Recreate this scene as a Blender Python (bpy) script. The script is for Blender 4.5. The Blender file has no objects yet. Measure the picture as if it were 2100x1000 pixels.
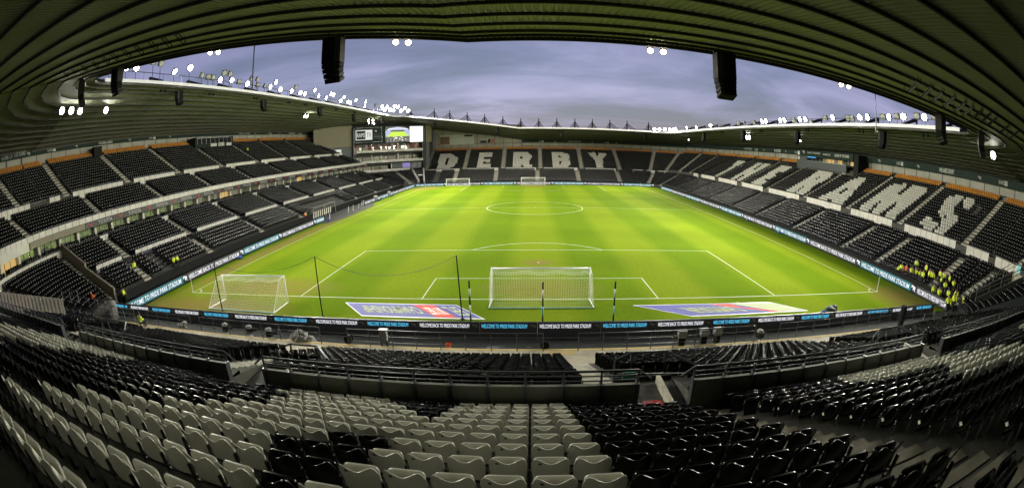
import bpy, bmesh, math, random
import numpy as np
from mathutils import Vector, Matrix
random.seed(7); rng = np.random.default_rng(7)
PI = math.pi
scene = bpy.context.scene
COL = scene.collection

# ------------------------------------------------------------------ camera
CAM = np.array([-0.7665, -31.331, 11.0869])
YAW, PITCH, ROLL = -0.0096, -0.2706, -0.0033
F_PX, PX, PY = 903.2966, 1080.1, 551.0            # fisheye scale and optical centre for a 2100 x 1000 frame
def axes(a, b, c):
    f = np.array([math.sin(a)*math.cos(b), math.cos(a)*math.cos(b), math.sin(b)])
    r = np.array([math.cos(a), -math.sin(a), 0.0]); u = np.cross(r, f)
    return math.cos(c)*r+math.sin(c)*u, -math.sin(c)*r+math.cos(c)*u, f
RX, UX, FX = axes(YAW, PITCH, ROLL)
cam = bpy.data.cameras.new('camera'); camo = bpy.data.objects.new('camera', cam); COL.objects.link(camo)
camo.matrix_world = Matrix(((RX[0], UX[0], -FX[0], CAM[0]), (RX[1], UX[1], -FX[1], CAM[1]), (RX[2], UX[2], -FX[2], CAM[2]), (0, 0, 0, 1)))
cam.type = 'PANO'
try:
    cam.panorama_type = 'FISHEYE_EQUISOLID'; lens = cam
except Exception:
    lens = cam.cycles; cam.cycles.panorama_type = 'FISHEYE_EQUISOLID'
if not hasattr(lens, 'fisheye_lens'): lens = cam.cycles
lens.fisheye_lens = 15.0; lens.fisheye_fov = math.radians(220)
cam.sensor_fit = 'HORIZONTAL'; cam.sensor_width = 2100/F_PX*15
cam.shift_x = -(PX-1050)/2100; cam.shift_y = (PY-500)/1000
cam.clip_start = 0.05; cam.clip_end = 3000
scene.camera = camo

# ------------------------------------------------------------------ view, sky, sun
vs = scene.view_settings
vs.view_transform = 'Standard'; vs.look = 'None'; vs.gamma = 1; vs.exposure = -0.05
SKY_STRENGTH = 0.62; SUN_STRENGTH = 0.06
SPOT_POWER = 18500.0; SPOT_COLOR = (1.0, 0.97, 0.80)
world = bpy.data.worlds.new("World"); scene.world = world; world.use_nodes = True
wt = world.node_tree; wt.nodes.clear()
def wn(t, **k):
    n = wt.nodes.new(t)
    for a, b in k.items(): setattr(n, a, b)
    return n
sky = wn('ShaderNodeTexSky'); sky.sky_type = 'NISHITA'; sky.sun_disc = False
sky.sun_elevation = math.radians(5.0); sky.sun_rotation = math.radians(180)
geo = wn('ShaderNodeTexCoord')
sep = wn('ShaderNodeSeparateXYZ'); wt.links.new(geo.outputs['Generated'], sep.inputs[0])
# clouds lie on a flat layer overhead: direction / (height + something) gives the layer's coordinates
addz = wn('ShaderNodeMath', operation='ADD'); addz.inputs[1].default_value = 0.16
wt.links.new(sep.outputs[2], addz.inputs[0])
mx = wn('ShaderNodeMath', operation='MAXIMUM'); mx.inputs[1].default_value = 0.05
wt.links.new(addz.outputs[0], mx.inputs[0])
dx = wn('ShaderNodeMath', operation='DIVIDE'); dy = wn('ShaderNodeMath', operation='DIVIDE')
wt.links.new(sep.outputs[0], dx.inputs[0]); wt.links.new(mx.outputs[0], dx.inputs[1])
wt.links.new(sep.outputs[1], dy.inputs[0]); wt.links.new(mx.outputs[0], dy.inputs[1])
cmb = wn('ShaderNodeCombineXYZ'); wt.links.new(dx.outputs[0], cmb.inputs[0]); wt.links.new(dy.outputs[0], cmb.inputs[1])
mp = wn('ShaderNodeMapping'); mp.inputs['Scale'].default_value = (0.62, 1.0, 1); mp.inputs['Rotation'].default_value = (0, 0, math.radians(-24))
wt.links.new(cmb.outputs[0], mp.inputs[0])
nz = wn('ShaderNodeTexNoise'); nz.inputs['Scale'].default_value = 1.05; nz.inputs['Detail'].default_value = 7; nz.inputs['Roughness'].default_value = 0.56; nz.inputs['Distortion'].default_value = 0.5
wt.links.new(mp.outputs[0], nz.inputs['Vector'])
cr = wn('ShaderNodeValToRGB'); e = cr.color_ramp.elements
e[0].position = 0.36; e[0].color = (0.140, 0.143, 0.32, 1)
e[1].position = 0.66; e[1].color = (0.50, 0.45, 0.84, 1)
m = cr.color_ramp.elements.new(0.50); m.color = (0.255, 0.245, 0.52, 1)
wt.links.new(nz.outputs[0], cr.inputs[0])
hz = wn('ShaderNodeMapRange'); hz.inputs[1].default_value = 0.0; hz.inputs[2].default_value = 0.32; hz.inputs[3].default_value = 1.22; hz.inputs[4].default_value = 0.86
wt.links.new(sep.outputs[2], hz.inputs[0])
vm = wn('ShaderNodeVectorMath', operation='SCALE'); wt.links.new(cr.outputs[0], vm.inputs[0]); wt.links.new(hz.outputs[0], vm.inputs['Scale'])
bg1 = wn('ShaderNodeBackground'); bg1.inputs[1].default_value = SKY_STRENGTH; wt.links.new(vm.outputs[0], bg1.inputs[0])
bg2 = wn('ShaderNodeBackground'); bg2.inputs[1].default_value = 0.05; wt.links.new(sky.outputs[0], bg2.inputs[0])
ad = wn('ShaderNodeAddShader'); wo = wn('ShaderNodeOutputWorld')
wt.links.new(bg1.outputs[0], ad.inputs[0]); wt.links.new(bg2.outputs[0], ad.inputs[1]); wt.links.new(ad.outputs[0], wo.inputs[0])
sl = bpy.data.lights.new('sun', 'SUN'); sl.energy = SUN_STRENGTH; sl.angle = math.radians(20); sl.color = (0.9, 0.85, 1.0)
so = bpy.data.objects.new('sun', sl); COL.objects.link(so); so.rotation_euler = (math.radians(85), 0, 0)

# ------------------------------------------------------------------ helpers
def tag(o, label=None, cat=None, group=None, kind=None):
    if label: o['label'] = label
    if cat: o['category'] = cat
    if group: o['group'] = group
    if kind: o['kind'] = kind
    return o
def thing(name, label, cat, loc=(0, 0, 0), rz=0.0, group=None):
    o = bpy.data.objects.new(name, None); COL.objects.link(o); o.location = loc; o.rotation_euler = (0, 0, rz)
    o.empty_display_size = 0.2
    return tag(o, label, cat, group)
class MB:
    """collects faces of one mesh"""
    def __init__(s): s.v = []; s.f = []; s.m = []; s.uv = None
    def face(s, pts, mi=0):
        b = len(s.v); s.v += [tuple(p) for p in pts]; s.f.append(tuple(range(b, b+len(pts)))); s.m.append(mi)
    def raw(s, vs, fs, mi=0):
        b = len(s.v); s.v += [tuple(p) for p in vs]
        for f in fs: s.f.append(tuple(i+b for i in f)); s.m.append(mi)
    def box(s, x0, x1, y0, y1, z0, z1, mi=0):
        s.raw([(x0, y0, z0), (x1, y0, z0), (x1, y1, z0), (x0, y1, z0), (x0, y0, z1), (x1, y0, z1), (x1, y1, z1), (x0, y1, z1)],
              [(3, 2, 1, 0), (4, 5, 6, 7), (0, 1, 5, 4), (1, 2, 6, 5), (2, 3, 7, 6), (3, 0, 4, 7)], mi)
    def obox(s, p, ax, ay, az, sx, sy, sz, mi=0):
        """box from corner p spanning sx*ax, sy*ay, sz*az"""
        p = Vector(p); ax = Vector(ax)*sx; ay = Vector(ay)*sy; az = Vector(az)*sz
        q = [p, p+ax, p+ax+ay, p+ay, p+az, p+ax+az, p+ax+ay+az, p+ay+az]
        fs = [(3, 2, 1, 0), (4, 5, 6, 7), (0, 1, 5, 4), (1, 2, 6, 5), (2, 3, 7, 6), (3, 0, 4, 7)]
        s.raw(q, fs, mi)
    def cbox(s, c, ax, ay, az, sx, sy, sz, mi=0):
        c = Vector(c)-Vector(ax)*sx/2-Vector(ay)*sy/2-Vector(az)*sz/2
        s.obox(c, ax, ay, az, sx, sy, sz, mi)
    def tube(s, a, b, r, n=6, mi=0, r2=None, cap=True):
        a = Vector(a); b = Vector(b); d = (b-a)
        if d.length < 1e-6: return
        d.normalize(); u = d.orthogonal().normalized(); w = d.cross(u); r2 = r if r2 is None else r2
        vs = []
        for k in range(n):
            t = 2*PI*k/n; vs.append(a+(u*math.cos(t)+w*math.sin(t))*r)
        for k in range(n):
            t = 2*PI*k/n; vs.append(b+(u*math.cos(t)+w*math.sin(t))*r2)
        fs = [(k, (k+1) % n, n+(k+1) % n, n+k) for k in range(n)]
        if cap: fs += [tuple(range(n-1, -1, -1)), tuple(range(n, 2*n))]
        s.raw(vs, fs, mi)
    def path(s, pts, r, n=6, mi=0):
        for a, b in zip(pts[:-1], pts[1:]): s.tube(a, b, r, n, mi)
    def beam(s, a, b, w, h, mi=0):
        """rectangular bar whose top centre line runs a->b"""
        a = Vector(a); b = Vector(b); d = (b-a).normalized(); sd = Vector((d.y, -d.x, 0)).normalized()*w/2; up = Vector((0, 0, h))
        q = [a-sd-up, a+sd-up, b+sd-up, b-sd-up, a-sd, a+sd, b+sd, b-sd]
        s.raw(q, [(3, 2, 1, 0), (4, 5, 6, 7), (0, 1, 5, 4), (1, 2, 6, 5), (2, 3, 7, 6), (3, 0, 4, 7)], mi)
    def blob(s, c, rx, ry, rz, nu=10, nv=7, jit=0.0, mi=0):
        vs = [(c[0], c[1], c[2]+rz)]; fs = []
        for j in range(1, nv):
            ph = PI*j/nv
            for i in range(nu):
                t = 2*PI*i/nu; k = 1+random.uniform(-jit, jit)
                vs.append((c[0]+rx*k*math.sin(ph)*math.cos(t), c[1]+ry*k*math.sin(ph)*math.sin(t), c[2]+rz*k*math.cos(ph)))
        vs.append((c[0], c[1], c[2]-rz))
        for i in range(nu): fs.append((0, 1+i, 1+(i+1) % nu))
        for j in range(nv-2):
            for i in range(nu):
                a = 1+j*nu+i; b = 1+j*nu+(i+1) % nu; fs.append((a, a+nu, b+nu, b))
        for i in range(nu): fs.append((len(vs)-1, 1+(nv-2)*nu+(i+1) % nu, 1+(nv-2)*nu+i))
        s.raw(vs, fs, mi)
    def mesh(s, name, mats, smooth=False):
        me = bpy.data.meshes.new(name); me.from_pydata(s.v, [], s.f)
        if not isinstance(mats, (list, tuple)): mats = [mats]
        for m_ in mats: me.materials.append(m_)
        me.polygons.foreach_set('material_index', s.m)
        if smooth: me.polygons.foreach_set('use_smooth', [True]*len(s.f))
        me.update(); return me
    def build(s, name, mats, parent=None, smooth=False):
        o = bpy.data.objects.new(name, s.mesh(name, mats, smooth)); COL.objects.link(o)
        if parent is not None: o.parent = parent
        return o
def inst(name, me, parent=None, mw=None):
    o = bpy.data.objects.new(name, me); COL.objects.link(o)
    if parent is not None: o.parent = parent
    if mw is not None: o.matrix_local = mw
    return o
ORD = lambda n: f"{n}{'th' if 10 <= n % 100 <= 20 else {1: 'st', 2: 'nd', 3: 'rd'}.get(n % 10, 'th')}"

# ------------------------------------------------------------------ materials
def mat(name, col, rough=0.6, metal=0.0, noise=None, bump=0.0, emit=None, estr=1.0, nscale=3.0, spec=0.5, coat=0.0):
    m_ = bpy.data.materials.new(name); m_.use_nodes = True; nt = m_.node_tree; b = nt.nodes['Principled BSDF']
    b.inputs['Base Color'].default_value = (*col, 1); b.inputs['Roughness'].default_value = rough; b.inputs['Metallic'].default_value = metal
    b.inputs['Specular IOR Level'].default_value = spec
    if coat: b.inputs['Coat Weight'].default_value = coat
    if noise is not None:
        tc = nt.nodes.new('ShaderNodeTexCoord'); n = nt.nodes.new('ShaderNodeTexNoise'); n.inputs['Scale'].default_value = nscale; n.inputs['Detail'].default_value = 5
        nt.links.new(tc.outputs['Object'], n.inputs['Vector'])
        r = nt.nodes.new('ShaderNodeValToRGB'); r.color_ramp.elements[0].position = .3; r.color_ramp.elements[1].position = .72
        r.color_ramp.elements[0].color = (*noise, 1); r.color_ramp.elements[1].color = (*col, 1)
        nt.links.new(n.outputs[0], r.inputs[0]); nt.links.new(r.outputs[0], b.inputs['Base Color'])
        if bump:
            bp_ = nt.nodes.new('ShaderNodeBump'); bp_.inputs['Strength'].default_value = bump; bp_.inputs['Distance'].default_value = .02
            nt.links.new(n.outputs[0], bp_.inputs['Height']); nt.links.new(bp_.outputs[0], b.inputs['Normal'])
    if emit is not None:
        b.inputs['Emission Color'].default_value = (*emit, 1); b.inputs['Emission Strength'].default_value = estr
    return m_
def emis(name, col, s, sample=True):
    m_ = mat(name, (0.02, 0.02, 0.02), emit=col, estr=s)
    if not sample:
        try: m_.cycles.emission_sampling = 'NONE'
        except Exception: pass
    return m_
M = {}
M['concrete'] = mat('concrete', (0.08, 0.08, 0.068), 0.9, noise=(0.045, 0.045, 0.038), bump=.15, nscale=1.3)
M['step'] = mat('step_concrete', (0.50, 0.48, 0.38), 0.8, noise=(0.26, 0.245, 0.20), nscale=2.5)
M['nosing'] = mat('dim_nosing', (0.19, 0.17, 0.12), 0.85, noise=(0.11, 0.10, 0.07), nscale=4)  # darker copy of the step tone, dim light put into the colour
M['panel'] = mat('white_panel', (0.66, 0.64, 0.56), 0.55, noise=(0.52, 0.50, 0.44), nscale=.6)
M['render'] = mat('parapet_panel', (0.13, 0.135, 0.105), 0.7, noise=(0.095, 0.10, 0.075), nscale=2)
M['clad'] = mat('ribbed_cladding', (0.30, 0.29, 0.24), 0.6, noise=(0.22, 0.22, 0.18), nscale=.4)
M['grey_clad'] = mat('dark_cladding', (0.045, 0.055, 0.055), 0.5)
M['dark'] = mat('dark_paint', (0.010, 0.010, 0.010), 0.75, spec=.2)
M['rail'] = mat('rail_paint', (0.085, 0.09, 0.10), 0.35, metal=.6)
M['railgrey'] = mat('galvanised_rail', (0.28, 0.29, 0.29), 0.4, metal=.7)
M['yellow'] = mat('yellow_line', (0.55, 0.38, 0.05), 0.7, noise=(0.35, .25, .05), nscale=8)
M['roofsheet'] = mat('roof_sheet', (0.315, 0.325, 0.235), 0.6, noise=(0.26, 0.27, 0.19), nscale=.25)
M['purlin'] = mat('purlin_steel', (0.02, 0.017, 0.014), 0.6)
M['trim'] = mat('white_trim', (0.75, 0.75, 0.75), 0.4)
M['fascia'] = mat('green_fascia', (0.012, 0.024, 0.019), 0.7, spec=.2)
M['blackseat'] = mat('black_plastic', (0.003, 0.003, 0.0035), 0.25, spec=.27)
M['whiteseat'] = mat('white_plastic', (0.60, 0.60, 0.53), 0.38, noise=(0.50, 0.49, 0.42), nscale=1.1)
M['orangeseat'] = mat('orange_plastic', (0.52, 0.21, 0.02), 0.45, noise=(0.36, 0.15, 0.02), nscale=1.5)
M['bracket'] = mat('seat_bracket', (0.012, 0.012, 0.013), 0.4, metal=.3)
M['seatlabel'] = mat('seat_label', (0.18, 0.18, 0.165), 0.45)
M['plate'] = mat('number_plate', (0.012, 0.02, 0.018), 0.5)
M['sticker'] = mat('row_sticker', (0.55, 0.55, 0.45), 0.6)
M['white'] = mat('white_gloss', (0.8, 0.8, 0.78), 0.35)
M['line'] = mat('line_paint', (0.52, 0.57, 0.38), 0.9, spec=.1)
M['net'] = mat('net_cord', (0.88, 0.88, 0.84), 0.8)
M['hivis'] = mat('hi_vis', (0.78, 0.98, 0.03), 0.7)
M['hiorange'] = mat('hi_vis_red', (0.85, 0.10, 0.03), 0.7)
M['reflect'] = mat('reflective_band', (0.55, 0.56, 0.52), 0.3)
M['trouser'] = mat('dark_trousers', (0.015, 0.016, 0.022), 0.8)
M['skin'] = mat('skin', (0.50, 0.29, 0.20), 0.6)
M['hair'] = mat('hair', (0.03, 0.02, 0.015), 0.7)
M['bluebag'] = mat('blue_cloth', (0.02, 0.07, 0.35), 0.6)
M['orange'] = mat('orange_plastic_bin', (0.75, 0.15, 0.03), 0.5)
M['cloth'] = mat('grey_cloth', (0.30, 0.30, 0.29), 0.8, noise=(0.16, .16, .16), nscale=6)
M['greencover'] = mat('dark_green_cover', (0.012, 0.035, 0.03), 0.55)
M['speaker'] = mat('speaker_black', (0.006, 0.006, 0.007), 0.8, spec=.15)
M['speakerside'] = mat('speaker_grey', (0.04, 0.037, 0.035), 0.8, spec=.2)
M['housing'] = mat('lamp_housing', (0.10, 0.10, 0.10), 0.5)
M['unlit'] = mat('unlit_lens', (0.42, 0.42, 0.38), 0.15)
M['lens'] = emis('lamp_lens', (1.0, 0.97, 0.86), 60.0, False)
M['lensbig'] = emis('lamp_lens_bright', (1.0, 0.98, 0.90), 60.0, False)
M['lenswarm'] = emis('lamp_lens_warm', (1.0, 0.86, 0.52), 30.0, False)
M['led_white'] = emis('led_white', (0.93, 0.95, 1.0), 1.15)
M['led_teal'] = emis('led_teal', (0.10, 0.55, 0.85), 1.3)
M['led_tealbg'] = emis('led_teal_background', (0.0, 0.16, 0.19), 1.0)
M['led_black'] = mat('led_black', (0.008, 0.008, 0.010), 0.3, emit=(0.02, 0.02, 0.02), estr=.3)
M['led_grey'] = emis('led_dark_grey', (0.035, 0.035, 0.038), 1.0)
M['lettering'] = mat('white_lettering', (0.50, 0.50, 0.46), 0.6)
M['dimletter'] = mat('dim_lettering', (0.30, 0.32, 0.28), 0.6)
M['redlogo'] = mat('red_emblem', (0.45, 0.03, 0.03), 0.5)
M['tarmac'] = mat('tarmac', (0.022, 0.027, 0.026), 0.85, noise=(0.015, .018, .018), nscale=2)
M['walk'] = mat('walkway', (0.42, 0.38, 0.28), 0.7, noise=(0.26, 0.23, 0.17), nscale=1.2)
M['scrwhite'] = emis('screen_white', (1, 1, 0.99), 1.6)
M['signwhite'] = emis('sign_white', (0.9, 0.92, 0.85), .8)
M['warmroom'] = emis('warm_room_light', (1.0, 0.66, 0.20), 0.6)
M['room'] = emis('room_light', (0.85, 0.72, 0.50), 0.2)
M['redroom'] = emis('red_room_light', (0.75, 0.22, 0.10), 0.13)
M['blue'] = mat('carpet_blue', (0.075, 0.085, 0.34), 0.75, noise=(0.12, 0.13, 0.38), nscale=9)
M['bluelight'] = mat('carpet_pale_blue', (0.17, 0.18, 0.42), 0.75, noise=(0.12, .13, .36), nscale=9)
M['red'] = mat('carpet_red', (0.70, 0.08, 0.06), 0.75)
M['lightblue'] = mat('light_blue_paint', (0.20, 0.62, 0.72), 0.5)
M['steel'] = mat('dark_steel', (0.012, 0.011, 0.014), 0.7, spec=.2)
M['beige'] = mat('beige_wall', (0.24, 0.22, 0.155), 0.8)
M['banner'] = mat('pale_banner', (0.45, 0.50, 0.42), 0.7, noise=(.38, .43, .36), nscale=.5)
M['purple'] = emis('purple_screen', (0.30, 0.24, 0.62), .8)

# glass with green reflected light
def glass_mat():
    m_ = bpy.data.materials.new('box_glass'); m_.use_nodes = True; b = m_.node_tree.nodes['Principled BSDF']
    b.inputs['Base Color'].default_value = (0.42, 0.45, 0.36, 1); b.inputs['Roughness'].default_value = 0.12; b.inputs['Metallic'].default_value = 0.85
    b.inputs['Specular IOR Level'].default_value = 1.0
    return m_
M['glass'] = glass_mat()

def grass_mat():
    m_ = bpy.data.materials.new('grass_turf'); m_.use_nodes = True; nt = m_.node_tree; b = nt.nodes['Principled BSDF']
    b.inputs['Roughness'].default_value = 0.95; b.inputs['Specular IOR Level'].default_value = .03
    tc = nt.nodes.new('ShaderNodeTexCoord'); sp = nt.nodes.new('ShaderNodeSeparateXYZ'); nt.links.new(tc.outputs['Object'], sp.inputs[0])
    def math_(op, a, b_=None, c=None):
        n = nt.nodes.new('ShaderNodeMath'); n.operation = op
        for i, v in enumerate((a, b_, c)):
            if v is None: continue
            if isinstance(v, (int, float)): n.inputs[i].default_value = v
            else: nt.links.new(v, n.inputs[i])
        return n.outputs[0]
    x, y = sp.outputs[0], sp.outputs[1]
    # mowing bands along the pitch, 5.6 m wide
    st = math_('SINE', math_('MULTIPLY', math_('ADD', x, 2.8), PI/5.6))
    st = math_('MULTIPLY_ADD', st, 1.1, .5); st = math_('MINIMUM', math_('MAXIMUM', st, 0), 1)
    mixs = nt.nodes.new('ShaderNodeMix'); mixs.data_type = 'RGBA'
    mixs.inputs[6].default_value = (0.102, 0.170, 0.003, 1); mixs.inputs[7].default_value = (0.147, 0.210, 0.007, 1)
    nt.links.new(st, mixs.inputs[0])
    # fine and broad mottling
    n1 = nt.nodes.new('ShaderNodeTexNoise'); n1.inputs['Scale'].default_value = .14; n1.inputs['Detail'].default_value = 4; nt.links.new(tc.outputs['Object'], n1.inputs['Vector'])
    n2 = nt.nodes.new('ShaderNodeTexNoise'); n2.inputs['Scale'].default_value = 3.5; n2.inputs['Detail'].default_value = 6; nt.links.new(tc.outputs['Object'], n2.inputs['Vector'])
    # cross bands from earlier cuts, faint
    cb = math_('SINE', math_('MULTIPLY', y, PI/7.5)); cb = math_('MULTIPLY_ADD', cb, .045, 1.0)
    f = math_('MULTIPLY', math_('MULTIPLY_ADD', n1.outputs[0], .34, .83), math_('MULTIPLY_ADD', n2.outputs[0], .5, .75))
    f = math_('MULTIPLY', f, cb)
    sc = nt.nodes.new('ShaderNodeVectorMath'); sc.operation = 'SCALE'; nt.links.new(mixs.outputs[2], sc.inputs[0]); nt.links.new(f, sc.inputs['Scale'])
    # worn brown turf: behind and in front of the near goal, along the touchlines and behind the goal line
    def ell(cx, cy, rx, ry):
        a = math_('DIVIDE', math_('SUBTRACT', x, cx), rx); b2 = math_('DIVIDE', math_('SUBTRACT', y, cy), ry)
        d = math_('ADD', math_('MULTIPLY', a, a), math_('MULTIPLY', b2, b2))
        return math_('MAXIMUM', math_('SUBTRACT', 1, d), 0)
    n3 = nt.nodes.new('ShaderNodeTexNoise'); n3.inputs['Scale'].default_value = .9; n3.inputs['Detail'].default_value = 7; nt.links.new(tc.outputs['Object'], n3.inputs['Vector'])
    w = math_('MULTIPLY', ell(0, 2.6, 6, 3.4), .6)
    w = math_('MAXIMUM', w, ell(0, 101.5, 6, 4))
    w = math_('MAXIMUM', w, ell(-30, -3.5, 12, 3.2))
    w = math_('MAXIMUM', w, math_('MULTIPLY', ell(-26, 2, 10, 4), .8))
    w = math_('MAXIMUM', w, ell(-35.4, 22, 1.6, 34))
    w = math_('MAXIMUM', w, ell(-33, 100, 7, 6))
    w = math_('MAXIMUM', w, math_('MULTIPLY', ell(36, -2, 5, 5), .9))
    w = math_('MAXIMUM', w, ell(0, -6.0, 40, 1.5))
    w = math_('MAXIMUM', w, math_('MULTIPLY', ell(0, 11, 2, 1.4), .9))
    w = math_('MULTIPLY', w, math_('MULTIPLY_ADD', n3.outputs[0], 2.2, -.25)); w = math_('MINIMUM', math_('MAXIMUM', w, 0), .85)
    mw_ = nt.nodes.new('ShaderNodeMix'); mw_.data_type = 'RGBA'; nt.links.new(w, mw_.inputs[0]); nt.links.new(sc.outputs[0], mw_.inputs[6])
    mw_.inputs[7].default_value = (0.20, 0.15, 0.045, 1)
    nt.links.new(mw_.outputs[2], b.inputs['Base Color'])
    bp_ = nt.nodes.new('ShaderNodeBump'); bp_.inputs['Strength'].default_value = .35; bp_.inputs['Distance'].default_value = .04
    n4 = nt.nodes.new('ShaderNodeTexNoise'); n4.inputs['Scale'].default_value = 12; n4.inputs['Detail'].default_value = 4; nt.links.new(tc.outputs['Object'], n4.inputs['Vector'])
    nt.links.new(n4.outputs[0], bp_.inputs['Height']); nt.links.new(bp_.outputs[0], b.inputs['Normal'])
    return m_
M['grass'] = grass_mat()

# ------------------------------------------------------------------ text
_tc = {}
def text_mesh(s, bold=.012, shear=.0, space=1.0):
    k = (s, bold, shear, space)
    if k in _tc: return _tc[k]
    c = bpy.data.curves.new('lettering', 'FONT'); c.body = s; c.size = 1; c.offset = bold; c.shear = shear; c.space_character = space
    c.resolution_u = 2; c.extrude = 0.004
    o = bpy.data.objects.new('lettering', c); COL.objects.link(o)
    dg = bpy.context.evaluated_depsgraph_get(); me = bpy.data.meshes.new_from_object(o.evaluated_get(dg))
    bpy.data.objects.remove(o); bpy.data.curves.remove(c)
    a = np.empty(len(me.vertices)*3, 'f'); me.vertices.foreach_get('co', a); a = a.reshape(-1, 3)
    lo = a.min(0); hi = a.max(0); a[:, 0] -= lo[0]; a[:, 1] -= lo[1]
    me.vertices.foreach_set('co', a.ravel()); me.update()
    _tc[k] = (me, hi[0]-lo[0], hi[1]-lo[1]); return _tc[k]
def put_text(s, org, xd, yd, w, h, m_, parent=None, name='lettering', **kw):
    """text filling w x h from its lower left corner org, reading along xd"""
    me, tw, th = text_mesh(s, **kw); me = me.copy(); me.materials.clear(); me.materials.append(m_)
    xd = Vector(xd).normalized(); yd = Vector(yd).normalized(); zd = xd.cross(yd)
    S = Matrix(((xd.x*w/tw, yd.x*h/th, zd.x, org[0]), (xd.y*w/tw, yd.y*h/th, zd.y, org[1]), (xd.z*w/tw, yd.z*h/th, zd.z, org[2]), (0, 0, 0, 1)))
    me.transform(S); me.name = name
    return inst(name, me, parent)
RAM = [(0.05, .62), (.0, .82), (.12, 1.0), (.45, .98), (.75, .85), (1.0, .9), (1.15, .7), (1.05, .5), (1.12, .1), (.95, .0), (.9, .35), (.72, .42), (.62, .2), (.5, .12), (.48, .4), (.6, .62), (.42, .75), (.25, .68), (.28, .5), (.14, .48)]
def put_ram(org, xd, yd, w, h, m_, parent=None, flip=False):
    xd = Vector(xd).normalized(); yd = Vector(yd).normalized(); zd = xd.cross(yd); org = Vector(org)
    b = MB(); pts = [org+xd*(((1.15-x) if flip else x)/1.15*w)+yd*y*h for x, y in RAM]
    b.face([p+zd*.012 for p in (pts[::-1] if flip else pts)]); 
    o = b.build('ram_emblem', m_, parent)
    return o

# ------------------------------------------------------------------ ground and pitch
g = MB(); g.face([(-900, -900, -.04), (900, -900, -.04), (900, 900, -.04), (-900, 900, -.04)])
tag(g.build('ground', M['tarmac']), kind='structure')
g = MB(); g.face([(-37.9, -6.55, 0), (39.4, -6.55, 0), (39.4, 107.6, 0), (-37.9, 107.6, 0)])
tag(g.build('grass_pitch', M['grass']), kind='structure')
g = MB()
def line(x0, y0, x1, y1, w=.10): 
    g.face([(min(x0, x1)-(w/2 if x0 == x1 else 0), min(y0, y1)-(w/2 if y0 == y1 else 0), .006), (max(x0, x1)+(w/2 if x0 == x1 else 0), min(y0, y1)-(w/2 if y0 == y1 else 0), .006),
            (max(x0, x1)+(w/2 if x0 == x1 else 0), max(y0, y1)+(w/2 if y0 == y1 else 0), .006), (min(x0, x1)-(w/2 if x0 == x1 else 0), max(y0, y1)+(w/2 if y0 == y1 else 0), .006)])
def arc(cx, cy, r, a0, a1, w=.12, n=64):
    for k in range(n):
        t0 = a0+(a1-a0)*k/n; t1 = a0+(a1-a0)*(k+1)/n
        g.face([(cx+(r-w/2)*math.cos(t0), cy+(r-w/2)*math.sin(t0), .006), (cx+(r+w/2)*math.cos(t0), cy+(r+w/2)*math.sin(t0), .006),
                (cx+(r+w/2)*math.cos(t1), cy+(r+w/2)*math.sin(t1), .006), (cx+(r-w/2)*math.cos(t1), cy+(r-w/2)*math.sin(t1), .006)])
for s_ in (-1, 1):
    line(34*s_, .061, 34*s_, 104.939)
    for yb, d in ((0, 1), (105, -1)):
        line(20.16*s_, yb+d*.061, 20.16*s_, yb+d*16.439); line(9.16*s_, yb+d*.061, 9.16*s_, yb+d*5.439)
        arc(34*s_, yb, 1.0, {(1, 1): PI/2, (-1, 1): 0, (1, -1): PI, (-1, -1): 3*PI/2}[(s_, d)], {(1, 1): PI, (-1, 1): PI/2, (1, -1): 3*PI/2, (-1, -1): 2*PI}[(s_, d)], n=12)
line(-34, 0, 34, 0, .13); line(-34, 105, 34, 105, .13); line(-33.93, 52.5, 33.93, 52.5)
for yb, d in ((0, 1), (105, -1)):
    line(-20.22, yb+d*16.5, 20.22, yb+d*16.5); line(-9.22, yb+d*5.5, 9.22, yb+d*5.5)
    a = math.asin(5.5/9.15); arc(0, yb+d*11, 9.15, a if d > 0 else PI+a, PI-a if d > 0 else 2*PI-a)
    arc(0, yb+d*11, .06, 0, 2*PI, .12, 12)
arc(0, 52.5, 9.15, 0, 2*PI, n=96); arc(0, 52.5, .08, 0, 2*PI, .14, 12)
tag(g.build('pitch_markings', M['line']), kind='structure')
g = MB(); g.face([(-41.4, 38.5, .02), (-36.0, 38.5, .02), (-35.2, 44, .02), (-35.2, 60, .02), (-37.5, 67, .02), (-41.4, 67, .02)])
tag(g.build('technical_area_path', M['tarmac']), kind='structure')
g = MB(); g.box(-44, 44, -11.55, -9.55, -.02, .5); g.box(15.7, 36.5, -13.2, -11.55, .3, 1.045+.006); g.box(-36.5, -13.2, -13.25, -11.55, .3, 1.045+.006); tag(g.build('front_walkway', M['walk']), kind='structure')
g = MB(); g.box(-44, 44, -9.75, -9.62, .5, .512)
for xa, xb in ((-13.1, -11.5), (.1, 1.7), (12.9, 14.4)):
    for k in range(int((xb-xa)/.22)):
        g.obox((xa+k*.22, -10.35, .5), (1, 0, 0), (.35, 1, 0), (0, 0, 1), .1, .5, .01)
tag(g.build('yellow_walkway_markings', M['yellow']), kind='structure')

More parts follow.
